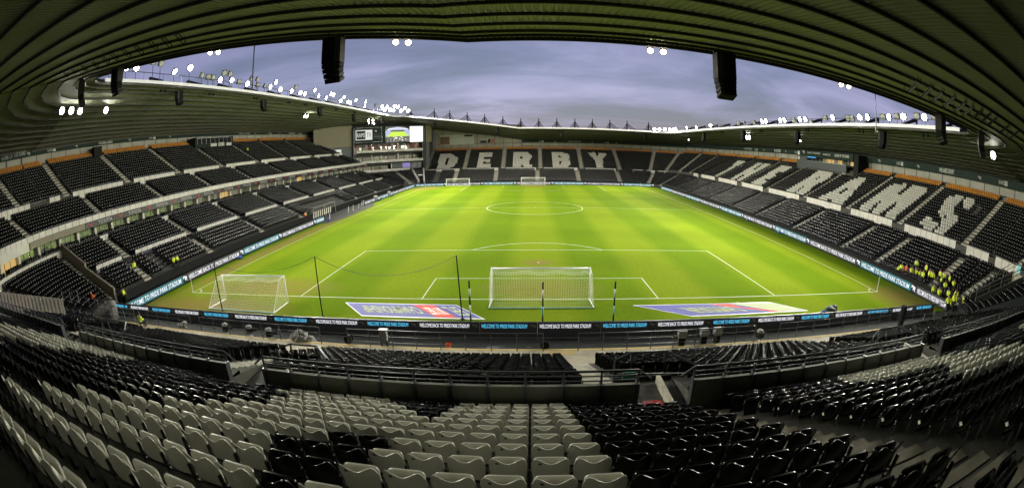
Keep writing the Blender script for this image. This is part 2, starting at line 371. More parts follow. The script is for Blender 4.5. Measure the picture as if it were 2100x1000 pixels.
# ------------------------------------------------------------------ the bowl: straight and curved blocks
def bow(X): return (.0014 if X > 0 else .0006)*min(abs(X), 32)**2
class Straight:
    def __init__(s, base, t, n, bowed=False): s.b = base; s.t = t; s.n = n; s.bw = bowed
    def P(s, u, o):
        x = s.b[0]+s.t[0]*u+s.n[0]*o; y = s.b[1]+s.t[1]*u+s.n[1]*o
        return (x, y+(bow(x) if s.bw else 0))
    def N(s, u): return s.n
    def us(s, a, b):
        if s.bw: k = max(1, int(abs(b-a)/3)); return [a+(b-a)*i/k for i in range(k+1)]
        return [a, b]
    def step(s, o): return 1.0
class Arc:
    R = 14.0
    def __init__(s, c, r0): s.c = c; s.r0 = r0
    def P(s, u, o): a = u/s.R; return (s.c[0]+(s.r0+o)*math.cos(a), s.c[1]+(s.r0+o)*math.sin(a))
    def N(s, u): a = u/s.R; return (math.cos(a), math.sin(a))
    def us(s, a, b): k = max(2, int(abs(b-a)/s.R/math.radians(5))+1); return [a+(b-a)*i/k for i in range(k+1)]
    def step(s, o): return s.R/(s.r0+o)
BE = Straight((42, 0), (0, 1), (1, 0)); BN = Straight((0, 112.6), (1, 0), (0, 1))
BW = Straight((-41.5, 0), (0, 1), (-1, 0)); BS = Straight((0, -11.6), (1, 0), (0, -1), True)
deg = lambda d: math.radians(d)*Arc.R
ANE = Arc((35, 105.6), 7); ASE = Arc((35, -4.6), 7); ASW = Arc((-34.5, -4.6), 7); ANW = Arc((-34.5, 105.6), 7)
FLIP = {id(BE): False}
def sweep(mb, bl, u0, u1, prof, mi=0, closed=False):
    """profile [(offset, z)] swept along the block"""
    us = bl.us(u0, u1); n = len(prof); vs = []; fs = []
    for u in us:
        for o, z in prof:
            p = bl.P(u, o); vs.append((p[0], p[1], z))
    for i in range(len(us)-1):
        for k in range(n if closed else n-1):
            k2 = (k+1) % n; fs.append((i*n+k, i*n+k2, (i+1)*n+k2, (i+1)*n+k))
    if closed:
        fs.append(tuple(range(n))); fs.append(tuple((len(us)-1)*n+k for k in range(n-1, -1, -1)))
    mb.raw(vs, fs, mi)
def slab(mb, bl, u0, u1, o0, o1, z0, z1, mi=0):
    sweep(mb, bl, u0, u1, [(o0, z0), (o1, z0), (o1, z1), (o0, z1)], mi, True)
def stairs_profile(o0, z0, n, pitch, rise, zb=None):
    p = [(o0, z0-rise if zb is None else zb)]
    for k in range(n): p += [(o0+k*pitch, z0+k*rise), (o0+(k+1)*pitch, z0+k*rise)]
    return p
def panels(bl, u0, u1, o, z0, z1, parent, name='parapet_panel', plen=1.25, m1='panel', th=.12, cap=False):
    """white parapet made of panels with dark joints"""
    mb = MB(); slab(mb, bl, u0, u1, o+.03, o+th, z0+.02, z1-.03, 1)
    L = abs(u1-u0)/bl.step(o); n = max(1, round(L/plen)); du = (u1-u0)/n; gp = .035*bl.step(o)*(1 if u1 > u0 else -1)
    for k in range(n):
        a, b = u0+k*du+gp, u0+(k+1)*du-gp
        sweep(mb, bl, a, b, [(o, z0), (o+.03, z0), (o+.03, z1), (o, z1)], 0, True)
    ob = mb.build(name, [M[m1], M['dark']], parent)
    rl = MB(); sweep(rl, bl, u0, u1, [(o+.02, z1+.10), (o+.07, z1+.10), (o+.07, z1+.15), (o+.02, z1+.15)], 0, True)
    rl.build('top_rail', M['rail'], ob)
    return ob
SEATS = []      # x, y, z, facing angle, colour (0 black 1 white 2 orange), row, tier id
def seat_rows(bl, u0, u1, o0, z0, n, pitch, rise, aisles, colour=None, skip=None, back=.5, rows=None, sp=.49):
    lo, hi = min(u0, u1), max(u0, u1)
    for k in range(n):
        o = o0+k*pitch+back; z = z0+k*rise; s_ = sp*bl.step(o)
        cuts = [(a-w/2*bl.step(o), a+w/2*bl.step(o)) for a, w in aisles if lo-2 < a < hi+2]
        edges = [lo]+[c for ab in sorted(cuts) for c in ab]+[hi]
        for j in range(0, len(edges), 2):
            a, b = edges[j], edges[j+1]; m_ = int((b-a)/s_)
            if m_ < 1: continue
            pad = ((b-a)-m_*s_)/2
            for i in range(m_):
                u = a+pad+(i+.5)*s_
                if skip and skip(u, k, o): continue
                x, y = bl.P(u, o); nn = bl.N(u); c = colour(u, o, k) if colour else 0
                SEATS.append((x, y, z, math.atan2(-nn[1], -nn[0]), c))
def aisle(bl, u, w, o0, z0, n, pitch, rise, parent, name='aisle_steps'):
    mb = MB(); nr = bl is BS
    for k in range(n):
        s_ = bl.step(o0+k*pitch)*w/2
        a, b = u-s_, u+s_
        slab(mb, bl, a, b, o0+k*pitch-.02, o0+k*pitch+(.17 if nr else .34), z0+k*rise-.02, z0+k*rise+.012, 0)
        if k < n-1:
            slab(mb, bl, a, b, o0+(k+.5)*pitch-.0, o0+(k+1)*pitch-.024, z0+k*rise, z0+(k+.5)*rise, 1 if nr else 0)
            if nr: slab(mb, bl, a, b, o0+(k+.5)*pitch-.004, o0+(k+.5)*pitch+.17, z0+(k+.5)*rise-.10, z0+(k+.5)*rise+.01, 0)
    return mb.build(name, [M['nosing' if nr and o0 > 5 else 'step'], M['concrete']], parent)
def pip(x, y, poly):
    c = False; j = len(poly)-1
    for i in range(len(poly)):
        if (poly[i][1] > y) != (poly[j][1] > y) and x < (poly[j][0]-poly[i][0])*(y-poly[i][1])/(poly[j][1]-poly[i][1])+poly[i][0]: c = not c
        j = i
    return c
NEAR_WHITE = {-7:[[-26.3,-16.6],[-5.4,-3.3]],-6:[[-27.2,-17.5],[-6.3,-3.3]],-5:[[-27.7,-18.0],[-6.8,-3.8]],-4:[[-28.2,-18.5],[-7.3,-3.8]],-3:[[-28.7,-19.0],[-7.8,-3.3]],-2:[[-28.7,-19.0],[-8.2,-2.8]],-1:[[-28.7,-19.0],[-8.2,-3.3],[-2.5,0.0]],0:[[-28.7,-18.5],[-8.2,-3.8],[-2.5,0.0],[11.8,12.5]],1:[[-28.2,-17.5],[-7.8,-4.2],[-2.5,0.0],[10.4,15.3]],2:[[-27.7,-18.0],[-7.3,-3.8],[-2.5,0.0],[9.0,15.8]],3:[[-35.3,-35.1],[-26.3,-17.1],[-6.8,0.0],[9.4,15.3]],4:[[-39.6,-35.6],[-25.8,-16.6],[-6.8,0.0],[10.9,15.3]],5:[[-43.9,-36.1],[-25.3,-17.5],[-6.3,0.0],[11.8,15.3],[22.3,23.9]],6:[[-45.8,-36.1],[-25.3,-17.5],[-6.8,-3.3],[-2.5,0.0],[8.5,14.9],[23.2,26.7]],7:[[-45.8,-36.1],[-24.9,-16.6],[-6.8,-3.8],[-2.5,0.0],[8.5,14.9],[24.6,26.7]],8:[[-45.8,-37.0],[-24.9,-16.1],[-7.8,-4.2],[-2.5,0.0],[9.0,14.9]],9:[[-45.8,-38.0],[-24.9,-16.6],[-7.8,-4.7],[-2.5,0.0],[9.4,14.9]]}
N_LET = [([[-34.8,10.3],[-30.7,10.0],[-30.4,9.5],[-29.2,8.7],[-28.4,7.8],[-27.4,6.4],[-27.5,3.4],[-28.4,1.5],[-29.7,0.2],[-30.4,-1.3],[-34.3,-1.0]],[[[-32.0,7.2],[-31.2,7.3],[-30.6,5.3],[-30.9,2.5],[-31.9,2.8]]]),([[-20.0,10.3],[-15.1,10.1],[-15.0,7.1],[-17.6,7.1],[-17.7,5.8],[-15.4,5.7],[-15.4,3.4],[-17.7,3.6],[-17.7,2.3],[-15.0,2.2],[-14.9,-0.9],[-19.9,-0.7]],[]),([[-7.0,10.1],[-2.2,10.0],[-0.3,7.8],[-0.3,6.4],[-1.3,3.8],[-1.6,3.2],[-1.1,1.9],[-0.3,1.6],[0.1,-0.8],[-2.6,-0.8],[-3.9,1.5],[-4.3,1.6],[-4.4,-0.8],[-7.1,-0.8]],[[[-4.4,7.1],[-3.6,6.5],[-3.9,5.5],[-4.4,5.2]]]),([[7.1,10.0],[11.6,10.1],[11.7,9.6],[12.9,9.5],[13.1,8.6],[13.6,8.6],[13.5,6.3],[12.9,5.3],[12.8,4.5],[13.5,4.3],[13.5,2.1],[12.6,0.5],[11.1,-0.9],[7.0,-0.9]],[[[9.5,8.1],[10.3,6.9],[10.2,6.1],[9.3,6.0]],[[9.5,3.8],[10.3,3.7],[10.0,2.3],[9.5,1.7]]]),([[20.5,10.3],[23.3,10.4],[23.8,7.4],[24.9,10.0],[27.8,10.2],[27.6,9.3],[25.8,5.8],[25.4,4.8],[25.3,-0.5],[22.6,-0.7],[22.6,4.7],[22.2,6.0],[21.7,7.3]],[])]
E_LET = [([[93.4,9.8],[86.6,9.6],[85.6,7.0],[88.2,6.7],[86.5,-1.0],[89.5,-0.8],[90.0,3.9],[90.2,6.0],[89.2,6.2],[91.8,7.1]],[]),([[80.2,9.9],[77.3,9.7],[76.9,6.6],[75.5,6.5],[76.4,9.8],[73.0,9.8],[72.0,9.1],[71.0,-0.9],[74.9,-0.7],[75.5,3.3],[76.7,3.2],[76.3,-0.7],[78.7,-0.7]],[]),([[67.4,9.8],[62.2,9.9],[61.8,9.4],[61.6,7.1],[64.0,6.8],[63.8,5.8],[62.1,5.4],[62.1,3.3],[64.2,3.4],[63.4,2.3],[61.6,2.0],[60.8,-0.8],[66.4,-0.7]],[]),([[50.3,9.8],[45.7,10.1],[44.5,9.5],[43.7,8.4],[43.8,5.8],[44.3,4.1],[42.0,-0.7],[42.1,-0.8],[44.8,-0.7],[45.5,-0.3],[46.7,2.8],[47.1,2.7],[46.3,-0.4],[46.2,-0.6],[49.1,-0.7],[49.8,-0.2]],[[[47.2,7.8],[46.9,7.8],[46.1,5.9],[46.7,5.9],[47.1,6.2]]]),([[35.9,10.0],[33.4,10.0],[33.1,9.6],[32.2,6.4],[29.5,-0.8],[32.1,-0.8],[33.5,0.7],[34.7,0.8],[34.2,-0.5],[37.1,-0.6],[37.9,-0.0],[36.8,3.6],[36.9,7.0]],[[[34.6,5.7],[34.0,5.6],[33.8,3.2],[34.3,3.1],[34.7,3.5]]]),([[25.2,10.1],[21.9,10.5],[21.5,7.1],[20.8,7.3],[20.4,10.5],[17.1,10.7],[16.4,9.6],[16.3,3.3],[15.7,-0.5],[18.2,-0.5],[19.0,4.5],[19.4,4.4],[19.4,-0.5],[21.4,-0.4],[22.8,4.3],[23.2,4.3],[22.5,-0.4],[25.2,-0.5],[25.6,6.3]],[]),([[9.6,10.7],[7.8,10.5],[7.5,5.3],[8.0,3.7],[9.4,4.8],[10.0,5.7],[10.7,7.9],[11.0,9.1]],[]),([[7.1,10.7],[5.5,10.5],[5.0,9.6],[4.9,7.6],[6.1,7.5],[7.0,8.6],[7.2,9.3]],[]),([[7.1,5.9],[6.4,5.5],[5.4,5.2],[4.9,4.5],[5.0,-0.1],[6.6,0.3],[7.1,2.3],[7.9,3.3],[7.3,5.1]],[]),([[10.6,3.3],[9.9,3.3],[9.3,2.7],[7.9,2.7],[7.2,1.8],[7.4,0.9],[7.2,-0.3],[8.8,-0.3],[9.6,0.6],[10.2,0.5],[10.6,1.0],[10.7,2.6]],[])]

def lettered(let, off=11.4):
    bb = [(min(p[0] for p in a), max(p[0] for p in a)) for a, h in let]
    def f(u, o, k):
        if k >= 16: return 2
        for (a, h), (l, r) in zip(let, bb):
            if l <= u <= r and pip(u, o-off, a) and not any(pip(u, o-off, q) for q in h): return 1
        return 0
    return f
def back_orange(n): return lambda u, o, k: 2 if k >= n-2 else 0

# ---- roof surface
RE0, RE1, RY0, RY1 = -43.5, 42.5, -2.5, 110.5; RR = 2.5
def z_edge(x): return 18.1+max(0.0, -4.5-x)*.144
SL = .115
def roof_pt(side, u, off):
    """side straight: u world coordinate along it. corner: (cornerid, angle)"""
    if side == 'S': return (u, RY0-RR-off, z_edge(u)-SL*off*.87)
    if side == 'N': return (u, RY1+RR+off, z_edge(u)-SL*off)
    if side == 'E': return (RE1+RR+off, u, z_edge(RE1)-SL*off)
    if side == 'W': return (RE0-RR-off, u, z_edge(RE0)-SL*off)
    cx, cy = {'SW': (RE0, RY0), 'SE': (RE1, RY0), 'NW': (RE0, RY1), 'NE': (RE1, RY1)}[side]
    a = math.radians(u); return (cx+(RR+off)*math.cos(a), cy+(RR+off)*math.sin(a), z_edge(cx)-SL*off*(.95 if 'S' in side else 1))
OFFS = [.08, 1.4, 2.9, 5.1]+[5.1+2.35*k for k in range(1, 14)]
def roof_piece(side, u0, u1, maxoff, parent, ribs=False, knots=()):
    us = [u0]+[k for k in knots if u0 < k < u1]+[u1]
    mb = MB()
    offs = [0, maxoff] if not side in ('SW', 'SE', 'NW', 'NE') else [0, maxoff]
    def strip(a, b, dz0, dz1):
        p = [roof_pt(side, a, 0), roof_pt(side, b, 0), roof_pt(side, b, maxoff), roof_pt(side, a, maxoff)]
        z = [dz0, dz1, dz1, dz0]; return [(q[0], q[1], q[2]+d) for q, d in zip(p, z)]
    if ribs:
        cor = side in ('SW', 'SE', 'NW', 'NE')
        for a, b in zip(us[:-1], us[1:]):
            L = abs(b-a) if not cor else math.radians(abs(b-a))*(RR+14)
            n = int(L/.34); du = (b-a)/n
            for k in range(n):
                s0 = a+k*du
                q = [(0, 0), (.36, 0), (.47, .05), (.89, .05), (1.0, 0)]
                for (t0, h0), (t1, h1) in zip(q[:-1], q[1:]): mb.face(strip(s0+t0*du, s0+t1*du, h0, h1))
    else:
        for a, b in zip(us[:-1], us[1:]): mb.face(strip(a, b, 0, 0))
    sheet = mb.build('roof_sheet', M['roofsheet'], parent)
    top = MB()
    for a, b in zip(us[:-1], us[1:]): top.face(strip(a, b, .35, .35))
    top.build('roof_deck', M['grey_clad'], sheet)
    for off in OFFS:
        if off > maxoff-.2: break
        pm = MB()
        for a, b in zip(us[:-1], us[1:]):
            p = Vector(roof_pt(side, a, off)); q = Vector(roof_pt(side, b, off))
            w, h = (.09, .17) if off > .5 else (.10, .26)
            up = Vector((0, 0, .03 if off < .5 else -.004)); pm.beam(p+up, q+up, w, h)
        pm.build('purlin', M['purlin'] if off > .5 or side in ('S', 'SW', 'SE') else M['purlin'], parent)
    if side not in ('S', 'SW', 'SE'):
        tm = MB()
        for a, b in zip(us[:-1], us[1:]):
            p = Vector(roof_pt(side, a, -.16)); q = Vector(roof_pt(side, b, -.16)); tm.beam(p+Vector((0, 0, .42)), q+Vector((0, 0, .42)), .10, .42)
        tm.build('edge_trim', M['trim'], parent)

# ------------------------------------------------------------------ grandstands
def back_and_fascia(st, bl, u0, u1, o_wall, z0, z1, o_f, zf0, zf1, texts=()):
    mb = MB(); slab(mb, bl, u0, u1, o_wall, o_wall+.2, z0, z1+.4, 0)
    L = abs(u1-u0)/bl.step(o_wall); n = int(L/3.4); du = (u1-u0)/max(n, 1)
    for k in range(n+1):
        a = u0+k*du; slab(mb, bl, a-.06, a+.06, o_wall-.05, o_wall, z0, z1, 1)
    sweep(mb, bl, u0, u1, [(o_wall-.04, z0+(z1-z0)*.42), (o_wall, z0+(z1-z0)*.42), (o_wall, z0+(z1-z0)*.5), (o_wall-.04, z0+(z1-z0)*.5)], 1, True)
    mb.build('back_wall', [M['clad'], M['concrete']], st)
    fb = MB(); slab(fb, bl, u0, u1, o_f, o_f+.15, zf0, zf1, 0); f = fb.build('fascia', M['fascia'], st)
    return f
def fascia_texts(f, bl, us, o_f, z0, h, kinds, rd):
    for u, kd in zip(us, kinds):
        w = {'WE ARE DERBY': 3.8, 'HOME OF THE RAMS': 5.0, 'RAMS TV': 1.9, 'ram': .75}[kd]
        a = bl.P(u, o_f-.02); t = bl.P(u+.1, o_f-.02); d = (t[0]-a[0], t[1]-a[1], 0)
        if rd < 0: d = (-d[0], -d[1], 0)
        if kd == 'ram': put_ram((a[0], a[1], z0), d, (0, 0, 1), w, h*.8, M['dimletter'], f)
        elif kd == 'RAMS TV':
            put_text('RAMS', (a[0], a[1], z0+.03), d, (0, 0, 1), w*.62, h*.85, M['dimletter'], f)
            dv = Vector(d).normalized(); p = Vector((a[0], a[1], z0))+dv*w*.68; q = MB(); q.obox(p, dv, (0, 0, 1), dv.cross(Vector((0, 0, 1))), w*.32, h*.9, .02); q.build('lettering_panel', M['lettering'], f)
            put_text('TV', p+dv*.08+Vector((0, 0, .12))+dv.cross(Vector((0, 0, 1)))*.03, d, (0, 0, 1), w*.32-.16, h*.6, M['fascia'], f)
        else: put_text(kd, (a[0], a[1], z0+.03), d, (0, 0, 1), w, h, M['lettering'] if 'WE' in kd else M['dimletter'], f, shear=.1)

# ---- east stand (right hand side): lower and upper tier
st = thing('grandstand', 'two tier grandstand on the right spelling THE RAMS in white seats', 'grandstand', (0, 0, 0)); ST_E = st
LO = (0.0, .5, 11, .76, .345); UP = (11.0, 5.15, 18, .76, .405)
PROF_E = stairs_profile(*LO)+[(10.4, .5+10*.345), (10.4, 5.15)]+stairs_profile(*UP)[1:]+[(25.6, 5.15+17*.405)]
mb = MB(); sweep(mb, BE, -4.6, 105.6, [(0, 0)]+PROF_E[1:]); sweep(mb, ASE, deg(-50), 0, [(0, 0)]+PROF_E[1:]); sweep(mb, ANE, 0, deg(45), [(0, 0)]+PROF_E[1:])
mb.build('terrace', M['concrete'], st)
E_UP = [0.7, 14.5, 28.2, 42.4, 58.0, 72.0, 87.0, 100.5]; E_LO = [-1.5, 8.9, 16.9, 30.7, 44.2, 55.4, 68.7, 82.3, 96]
for u in E_UP: aisle(BE, u, 1.15, *UP, st)
for u in E_LO: aisle(BE, u, 1.15, *LO, st)
gaps = [(-4.6, -.4)]+[(a+1.0, b-1.9) for a, b in zip(E_UP[:-1], E_UP[1:])]+[(101.5, 105.6)]
for a, b in gaps: panels(BE, a, b, 10.38, 4.3, 5.45, st)
for a_, b_ in ((-44, -26), (-21, -4)): panels(ASE, deg(a_), deg(b_), 10.38, 4.3, 5.45, st)
seat_rows(BE, -4.6, 105.6, *LO, [(a, 1.3) for a in E_LO], skip=lambda u, k, o: (4.9 < 0))
seat_rows(BE, -4.6, 105.6, *UP, [(a, 1.3) for a in E_UP], colour=lettered(E_LET, 11.0), skip=lambda u, k, o: 37.2 < u < 60.6 and k >= 13 or (k > 8 and 2.9 < u < 4.2 and k < 12))
AU = [deg(-16), deg(-34)]
for u in AU:
    aisle(ASE, u, 1.15, *UP, st)
aisle(ASE, deg(-12), 1.15, *LO, st)
seat_rows(ASE, deg(-50), 0, *UP, [(u, 1.3) for u in AU], colour=back_orange(18))
seat_rows(ASE, deg(-48), 0, *LO, [(deg(-12), 1.3)], skip=lambda u, k, o: deg(-32) < u < deg(-23) and k > 1)
for u in (deg(14), deg(31)): aisle(ANE, u, 1.2, *UP, st)
aisle(ANE, deg(22), 1.2, *LO, st)
seat_rows(ANE, 0, deg(45), *UP, [(deg(14), 1.3), (deg(31), 1.3)], colour=back_orange(18))
seat_rows(ANE, 0, deg(45), *LO, [(deg(22), 1.3)])
f = back_and_fascia(st, BE, -4.6, 105.6, 25.6, 11.6, 14.15, 25.0, 14.1, 15.35)
back_and_fascia(st, ASE, deg(-50), 0, 25.6, 11.6, 14.15, 25.0, 14.1, 15.35); back_and_fascia(st, ANE, 0, deg(45), 25.6, 11.6, 14.15, 25.0, 14.1, 15.35)
fascia_texts(f, BE, [2.2, 7.0, 16.5, 22.5, 28.3, 34, 62, 67, 72, 78, 84.5, 90, 97], 25.0, 14.35, .75, ['RAMS TV', 'ram', 'WE ARE DERBY', 'ram', 'RAMS TV', 'ram', 'ram', 'RAMS TV', 'ram', 'WE ARE DERBY', 'ram', 'RAMS TV', 'HOME OF THE RAMS'], -1)
# side wall closing the corner block
mb = MB(); a_ = deg(-50); fl = [ASE.P(a_, o)+(z,) for o, z in [(0, 0), (0, 1.0), (8.4, 4.9), (10.4, 5.0), (10.4, 6), (25.6, 13), (25.6, 0)]]
mb.face(fl); mb.build('end_wall', M['grey_clad'], st)
# vomitory in the corner
mb = MB()
for an in (-32, -23):
    p0 = ASE.P(deg(an), 1.4); p1 = ASE.P(deg(an), 8.2); mb.beam((*p0, 2.0), (*p1, 5.05), .18, 1.2)
    for t in range(5):
        k = t/4; x = p0[0]+(p1[0]-p0[0])*k; y = p0[1]+(p1[1]-p0[1])*k; z = 2.0+3.05*k; mb.tube((x, y, z), (x, y, z+.95), .035, 5, 1)
    for h in (.5, .95): mb.tube((*p0, 2.0+h), (*p1, 5.05+h), .035, 5, 1)
p0 = ASE.P(deg(-32), 8.2); p1 = ASE.P(deg(-23), 8.2)
mb.beam((*p0, 5.05), (*p1, 5.05), .2, 1.0, 2)
for h in (.5, .95): mb.tube((*p0, 5.05+h), (*p1, 5.05+h), .035, 5, 1)
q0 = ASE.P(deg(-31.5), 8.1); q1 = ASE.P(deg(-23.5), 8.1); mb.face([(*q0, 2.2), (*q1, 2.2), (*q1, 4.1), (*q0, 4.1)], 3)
pm = ((p0[0]*.6+p1[0]*.4), (p0[1]*.6+p1[1]*.4))
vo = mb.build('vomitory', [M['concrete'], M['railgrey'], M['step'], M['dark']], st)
sg = MB(); nn = ASE.N(deg(-27)); sg.cbox((pm[0]-nn[0]*.2, pm[1]-nn[1]*.2, 5.55), (-nn[1], nn[0], 0), (nn[0], nn[1], 0), (0, 0, 1), .75, .05, .75)
sg.build('exit_sign', M['lightblue'], vo)
sg = MB(); sg.cbox((q0[0]*.5+q1[0]*.5-nn[0]*.1, q0[1]*.5+q1[1]*.5-nn[1]*.1, 3.5), (-nn[1], nn[0], 0), (nn[0], nn[1], 0), (0, 0, 1), 1.3, .05, 1.2); sg.build('orange_door', M['orangeseat'], vo)
# roof of this stand
rf = bpy.data.objects.new('roof', None); COL.objects.link(rf); rf.parent = st
roof_piece('E', RY0, RY1, 28, rf, ribs=False); roof_piece('SE', -45, 0, 32, rf, ribs=True, knots=(-22.5,)); roof_piece('NE', 0, 45, 28, rf, knots=(22.5,))

# ---- north stand (far end)
st = thing('grandstand', 'far end grandstand spelling DERBY in white seats under a stepped roof line', 'grandstand', (0, 110, 0)); ST_N = st
st.location = (0, 0, 0)
UPN = (11.4, 4.6, 18, .76, .405)
PROF_N = stairs_profile(*LO)+[(10.8, .5+10*.345), (10.8, 4.6)]+stairs_profile(*UPN)[1:]+[(26, 4.6+17*.405)]
mb = MB(); sweep(mb, BN, -38.6, 35, [(0, 0)]+PROF_N[1:]); sweep(mb, ANE, deg(45), deg(90), [(0, 0)]+PROF_N[1:])
mb.build('terrace', M['concrete'], st)
N_UP = [-38.0, -24.2, -10.5, 2.7, 17.3, 31.0]; N_LO = [-26.2, -12.45, 1.5, 15.2, 29.1]
for u in N_UP: aisle(BN, u, 1.3, *UPN, st)
for u in N_LO: aisle(BN, u, 1.3, *LO, st)
for a, b in zip(N_UP, N_UP[1:]): panels(BN, a+1.1, b-1.6, 10.78, 3.75, 4.85, st, plen=1.5)
seat_rows(BN, -38.6, 35, *LO, [(a, 1.5) for a in N_LO]+[(-32.7, 1.8)]); seat_rows(BN, -38.6, 35, *UPN, [(a, 1.5) for a in N_UP], colour=lettered(N_LET, 11.4))
for u in (deg(50), deg(68)): aisle(ANE, u, 1.2, *UPN, st)
seat_rows(ANE, deg(45), deg(90), *UPN, [(deg(50), 1.4), (deg(68), 1.4)], colour=back_orange(18)); seat_rows(ANE, deg(45), deg(90), *LO, [(deg(62), 1.3)])
aisle(ANE, deg(62), 1.2, *LO, st)
for a_, b_ in ((48, 58), (62, 72), (76, 88)): panels(ANE, deg(a_), deg(b_), 10.78, 3.75, 4.85, st, plen=1.5)
f = back_and_fascia(st, BN, -4, 35, 26, 11.6, 13.7, 25.6, 13.9, 14.9)
fascia_texts(f, BN, [2.3, 8.3, 13.5, 22.5, 27.5, 32], 25.6, 14.05, .7, ['RAMS TV', 'ram', 'HOME OF THE RAMS', 'ram', 'RAMS TV', 'ram'], 1)
back_and_fascia(st, ANE, deg(45), deg(90), 26, 11.6, 13.7, 25.6, 13.9, 14.9)
# raised end wall under the climbing roof
mb = MB(); mb.box(-38.6, -4, 138.65, 138.9, 11.5, 21.0, 0)
for k in range(11): mb.box(-38.3+k*3.4, -38.15+k*3.4, 138.55, 138.65, 11.5, 20.5, 1)
mb.box(-38.6, -4, 138.55, 138.65, 13.7, 13.85, 1)
wl = mb.build('back_wall', [M['clad'], M['concrete']], st)
mb = MB(); mb.box(-39.3, -38.7, 124.5, 139, 0, 21.5); mb.build('end_wall', M['grey_clad'], st)
bn = MB(); bn.box(-35.8, -22.5, 138.40, 138.5, 13.6, 17.6, 0); bb = bn.build('advert_banner', M['banner'], wl)
bn = MB(); bn.box(-35.7, -32, 138.33, 138.39, 13.8, 16.9, 0); bn.build('banner_picture', M['redroom'] if 0 else mat('banner_brown', (.16, .10, .07), .7), bb)
bn = MB(); bn.box(-26.2, -22.9, 138.33, 138.39, 16.7, 17.4, 0); bn.build('banner_badge', M['fascia'], bb)
bn = MB()
for k in range(14): bn.box(-31+k*.58, -30.6+k*.58, 138.34, 138.39, 15.3, 15.48, 0)
bn.build('banner_script', M['railgrey'], bb)
bn = MB(); bn.box(-20.2, -14.8, 138.40, 138.5, 13.9, 16, 0); b2 = bn.build('advert_banner', M['dimletter'], wl)
bn = MB(); bn.box(-20.0, -17.6, 138.33, 138.39, 14.0, 14.9, 0); bn.obox((-17.3, 138.33, 14.0), (1, 0, 0), (0, 1, 0), (.3, 0, 1), 1.0, .05, 1.5, 0); bn.build('banner_picture', M['fascia'], b2)
bn = MB(); bn.obox((-16.0, 138.33, 14.0), (1, 0, 0), (0, 1, 0), (.3, 0, 1), .9, .05, 1.4, 0); bn.build('banner_picture', M['redlogo'], b2)
rf = bpy.data.objects.new('roof', None); COL.objects.link(rf); rf.parent = st
roof_piece('N', RE0, RE1, 28, rf, knots=(-4.5,)); roof_piece('NE', 45, 90, 28, rf, knots=(67.5,)); roof_piece('NW', 90, 135, 28, rf, knots=(112.5,))

# ---- west stand (left): four seating decks and a level of glazed boxes
st = thing('grandstand', 'tall main grandstand on the left with a level of glazed boxes between its decks', 'grandstand', (0, 0, 0)); ST_W = st
T1 = (0.3, 1.15, 6, .78, .35); T2 = (7.9, 3.2, 8, .76, .33); T3 = (14.2, 8.65, 8, .76, .385); T4 = (20.6, 12.45, 14, .76, .45)
PW1 = [(.3, 0)]+stairs_profile(*T1)[1:]+[(7.2, 2.9), (7.2, 3.2)]+stairs_profile(*T2)[1:]+[(14.1, 5.51)]
PW2 = [(13.1, 8.4), (13.1, 8.65)]+stairs_profile(*T3)[1:]+[(20.4, 11.35), (20.4, 12.45)]+stairs_profile(*T4)[1:]+[(31.6, 18.3)]
mb = MB(); sweep(mb, BW, -4.6, 105.6, PW1); sweep(mb, BW, -4.6, 105.6, PW2); sweep(mb, ASW, deg(180), deg(226), PW2)
TC = (1.2, .95, 15, .80, .30); PC = [(1.2, 0)]+stairs_profile(*TC)[1:]+[(14.1, 5.3)]
sweep(mb, ASW, deg(180), deg(222), PC)
mb.build('terrace', M['concrete'], st)
W1 = [.14, 12.6, 26.0, 39.5, 67, 81, 95]; W2 = [2.6, 16, 29.3, 42.6, 56, 70, 84, 98]; W3 = [3.0, 16.7, 30.1, 43.5, 57, 71, 85, 99]; W4 = [.15, 13.7, 26.9, 40.5, 54.2, 68, 82, 96]
for L_, T_ in ((W1, T1), (W2, T2), (W3, T3), (W4, T4)):
    for u in L_: aisle(BW, u, 1.15, *T_, st)
seat_rows(BW, -4.6, 105.6, *T1, [(a, 1.3) for a in W1]+[(4.0, 1.6)], skip=lambda u, k, o: 43 < u < 61 and k < 4)
seat_rows(BW, -4.6, 105.6, *T2, [(a, 1.3) for a in W2]); seat_rows(BW, -4.6, 105.6, *T3, [(a, 1.3) for a in W3])
seat_rows(BW, -4.6, 105.6, *T4, [(a, 1.3) for a in W4], colour=back_orange(14), skip=lambda u, k, o: (39.5 < u < 55 and k >= 10) or (11.3 < u < 13.3 and k > 11))
seat_rows(ASW, deg(180), deg(226), *T3, [(deg(196), 1.3), (deg(214), 1.3)]); seat_rows(ASW, deg(180), deg(226), *T4, [(deg(190), 1.3), (deg(208), 1.3)], colour=back_orange(14))
seat_rows(ASW, deg(180), deg(221), *TC, [(deg(183.5), 1.7)])
aisle(ASW, deg(183.5), 1.5, *TC, st)
for u in (deg(196), deg(214)): aisle(ASW, u, 1.15, *T3, st)
for u in (deg(190), deg(208)): aisle(ASW, u, 1.15, *T4, st)
for (o_, z0_, z1_, L_) in ((7.15, 2.75, 3.75, W2), (20.35, 11.6, 12.75, W4)):
    e_ = [-4.6]+L_+[105.6]
    for a, b in zip(e_[:-1], e_[1:]): panels(BW, a+1.0, b-(1.6 if b < 105 else 0), o_, z0_, z1_, st)
panels(BW, -4.6, 105.6, 13.75, 5.35, 6.2, st); panels(BW, -4.6, 105.6, 13.0, 8.45, 9.1, st)
panels(ASW, deg(180), deg(222), 13.75, 5.2, 6.2, st); panels(ASW, deg(180), deg(226), 13.0, 8.45, 9.1, st); panels(ASW, deg(186), deg(206), 20.35, 11.6, 12.75, st)
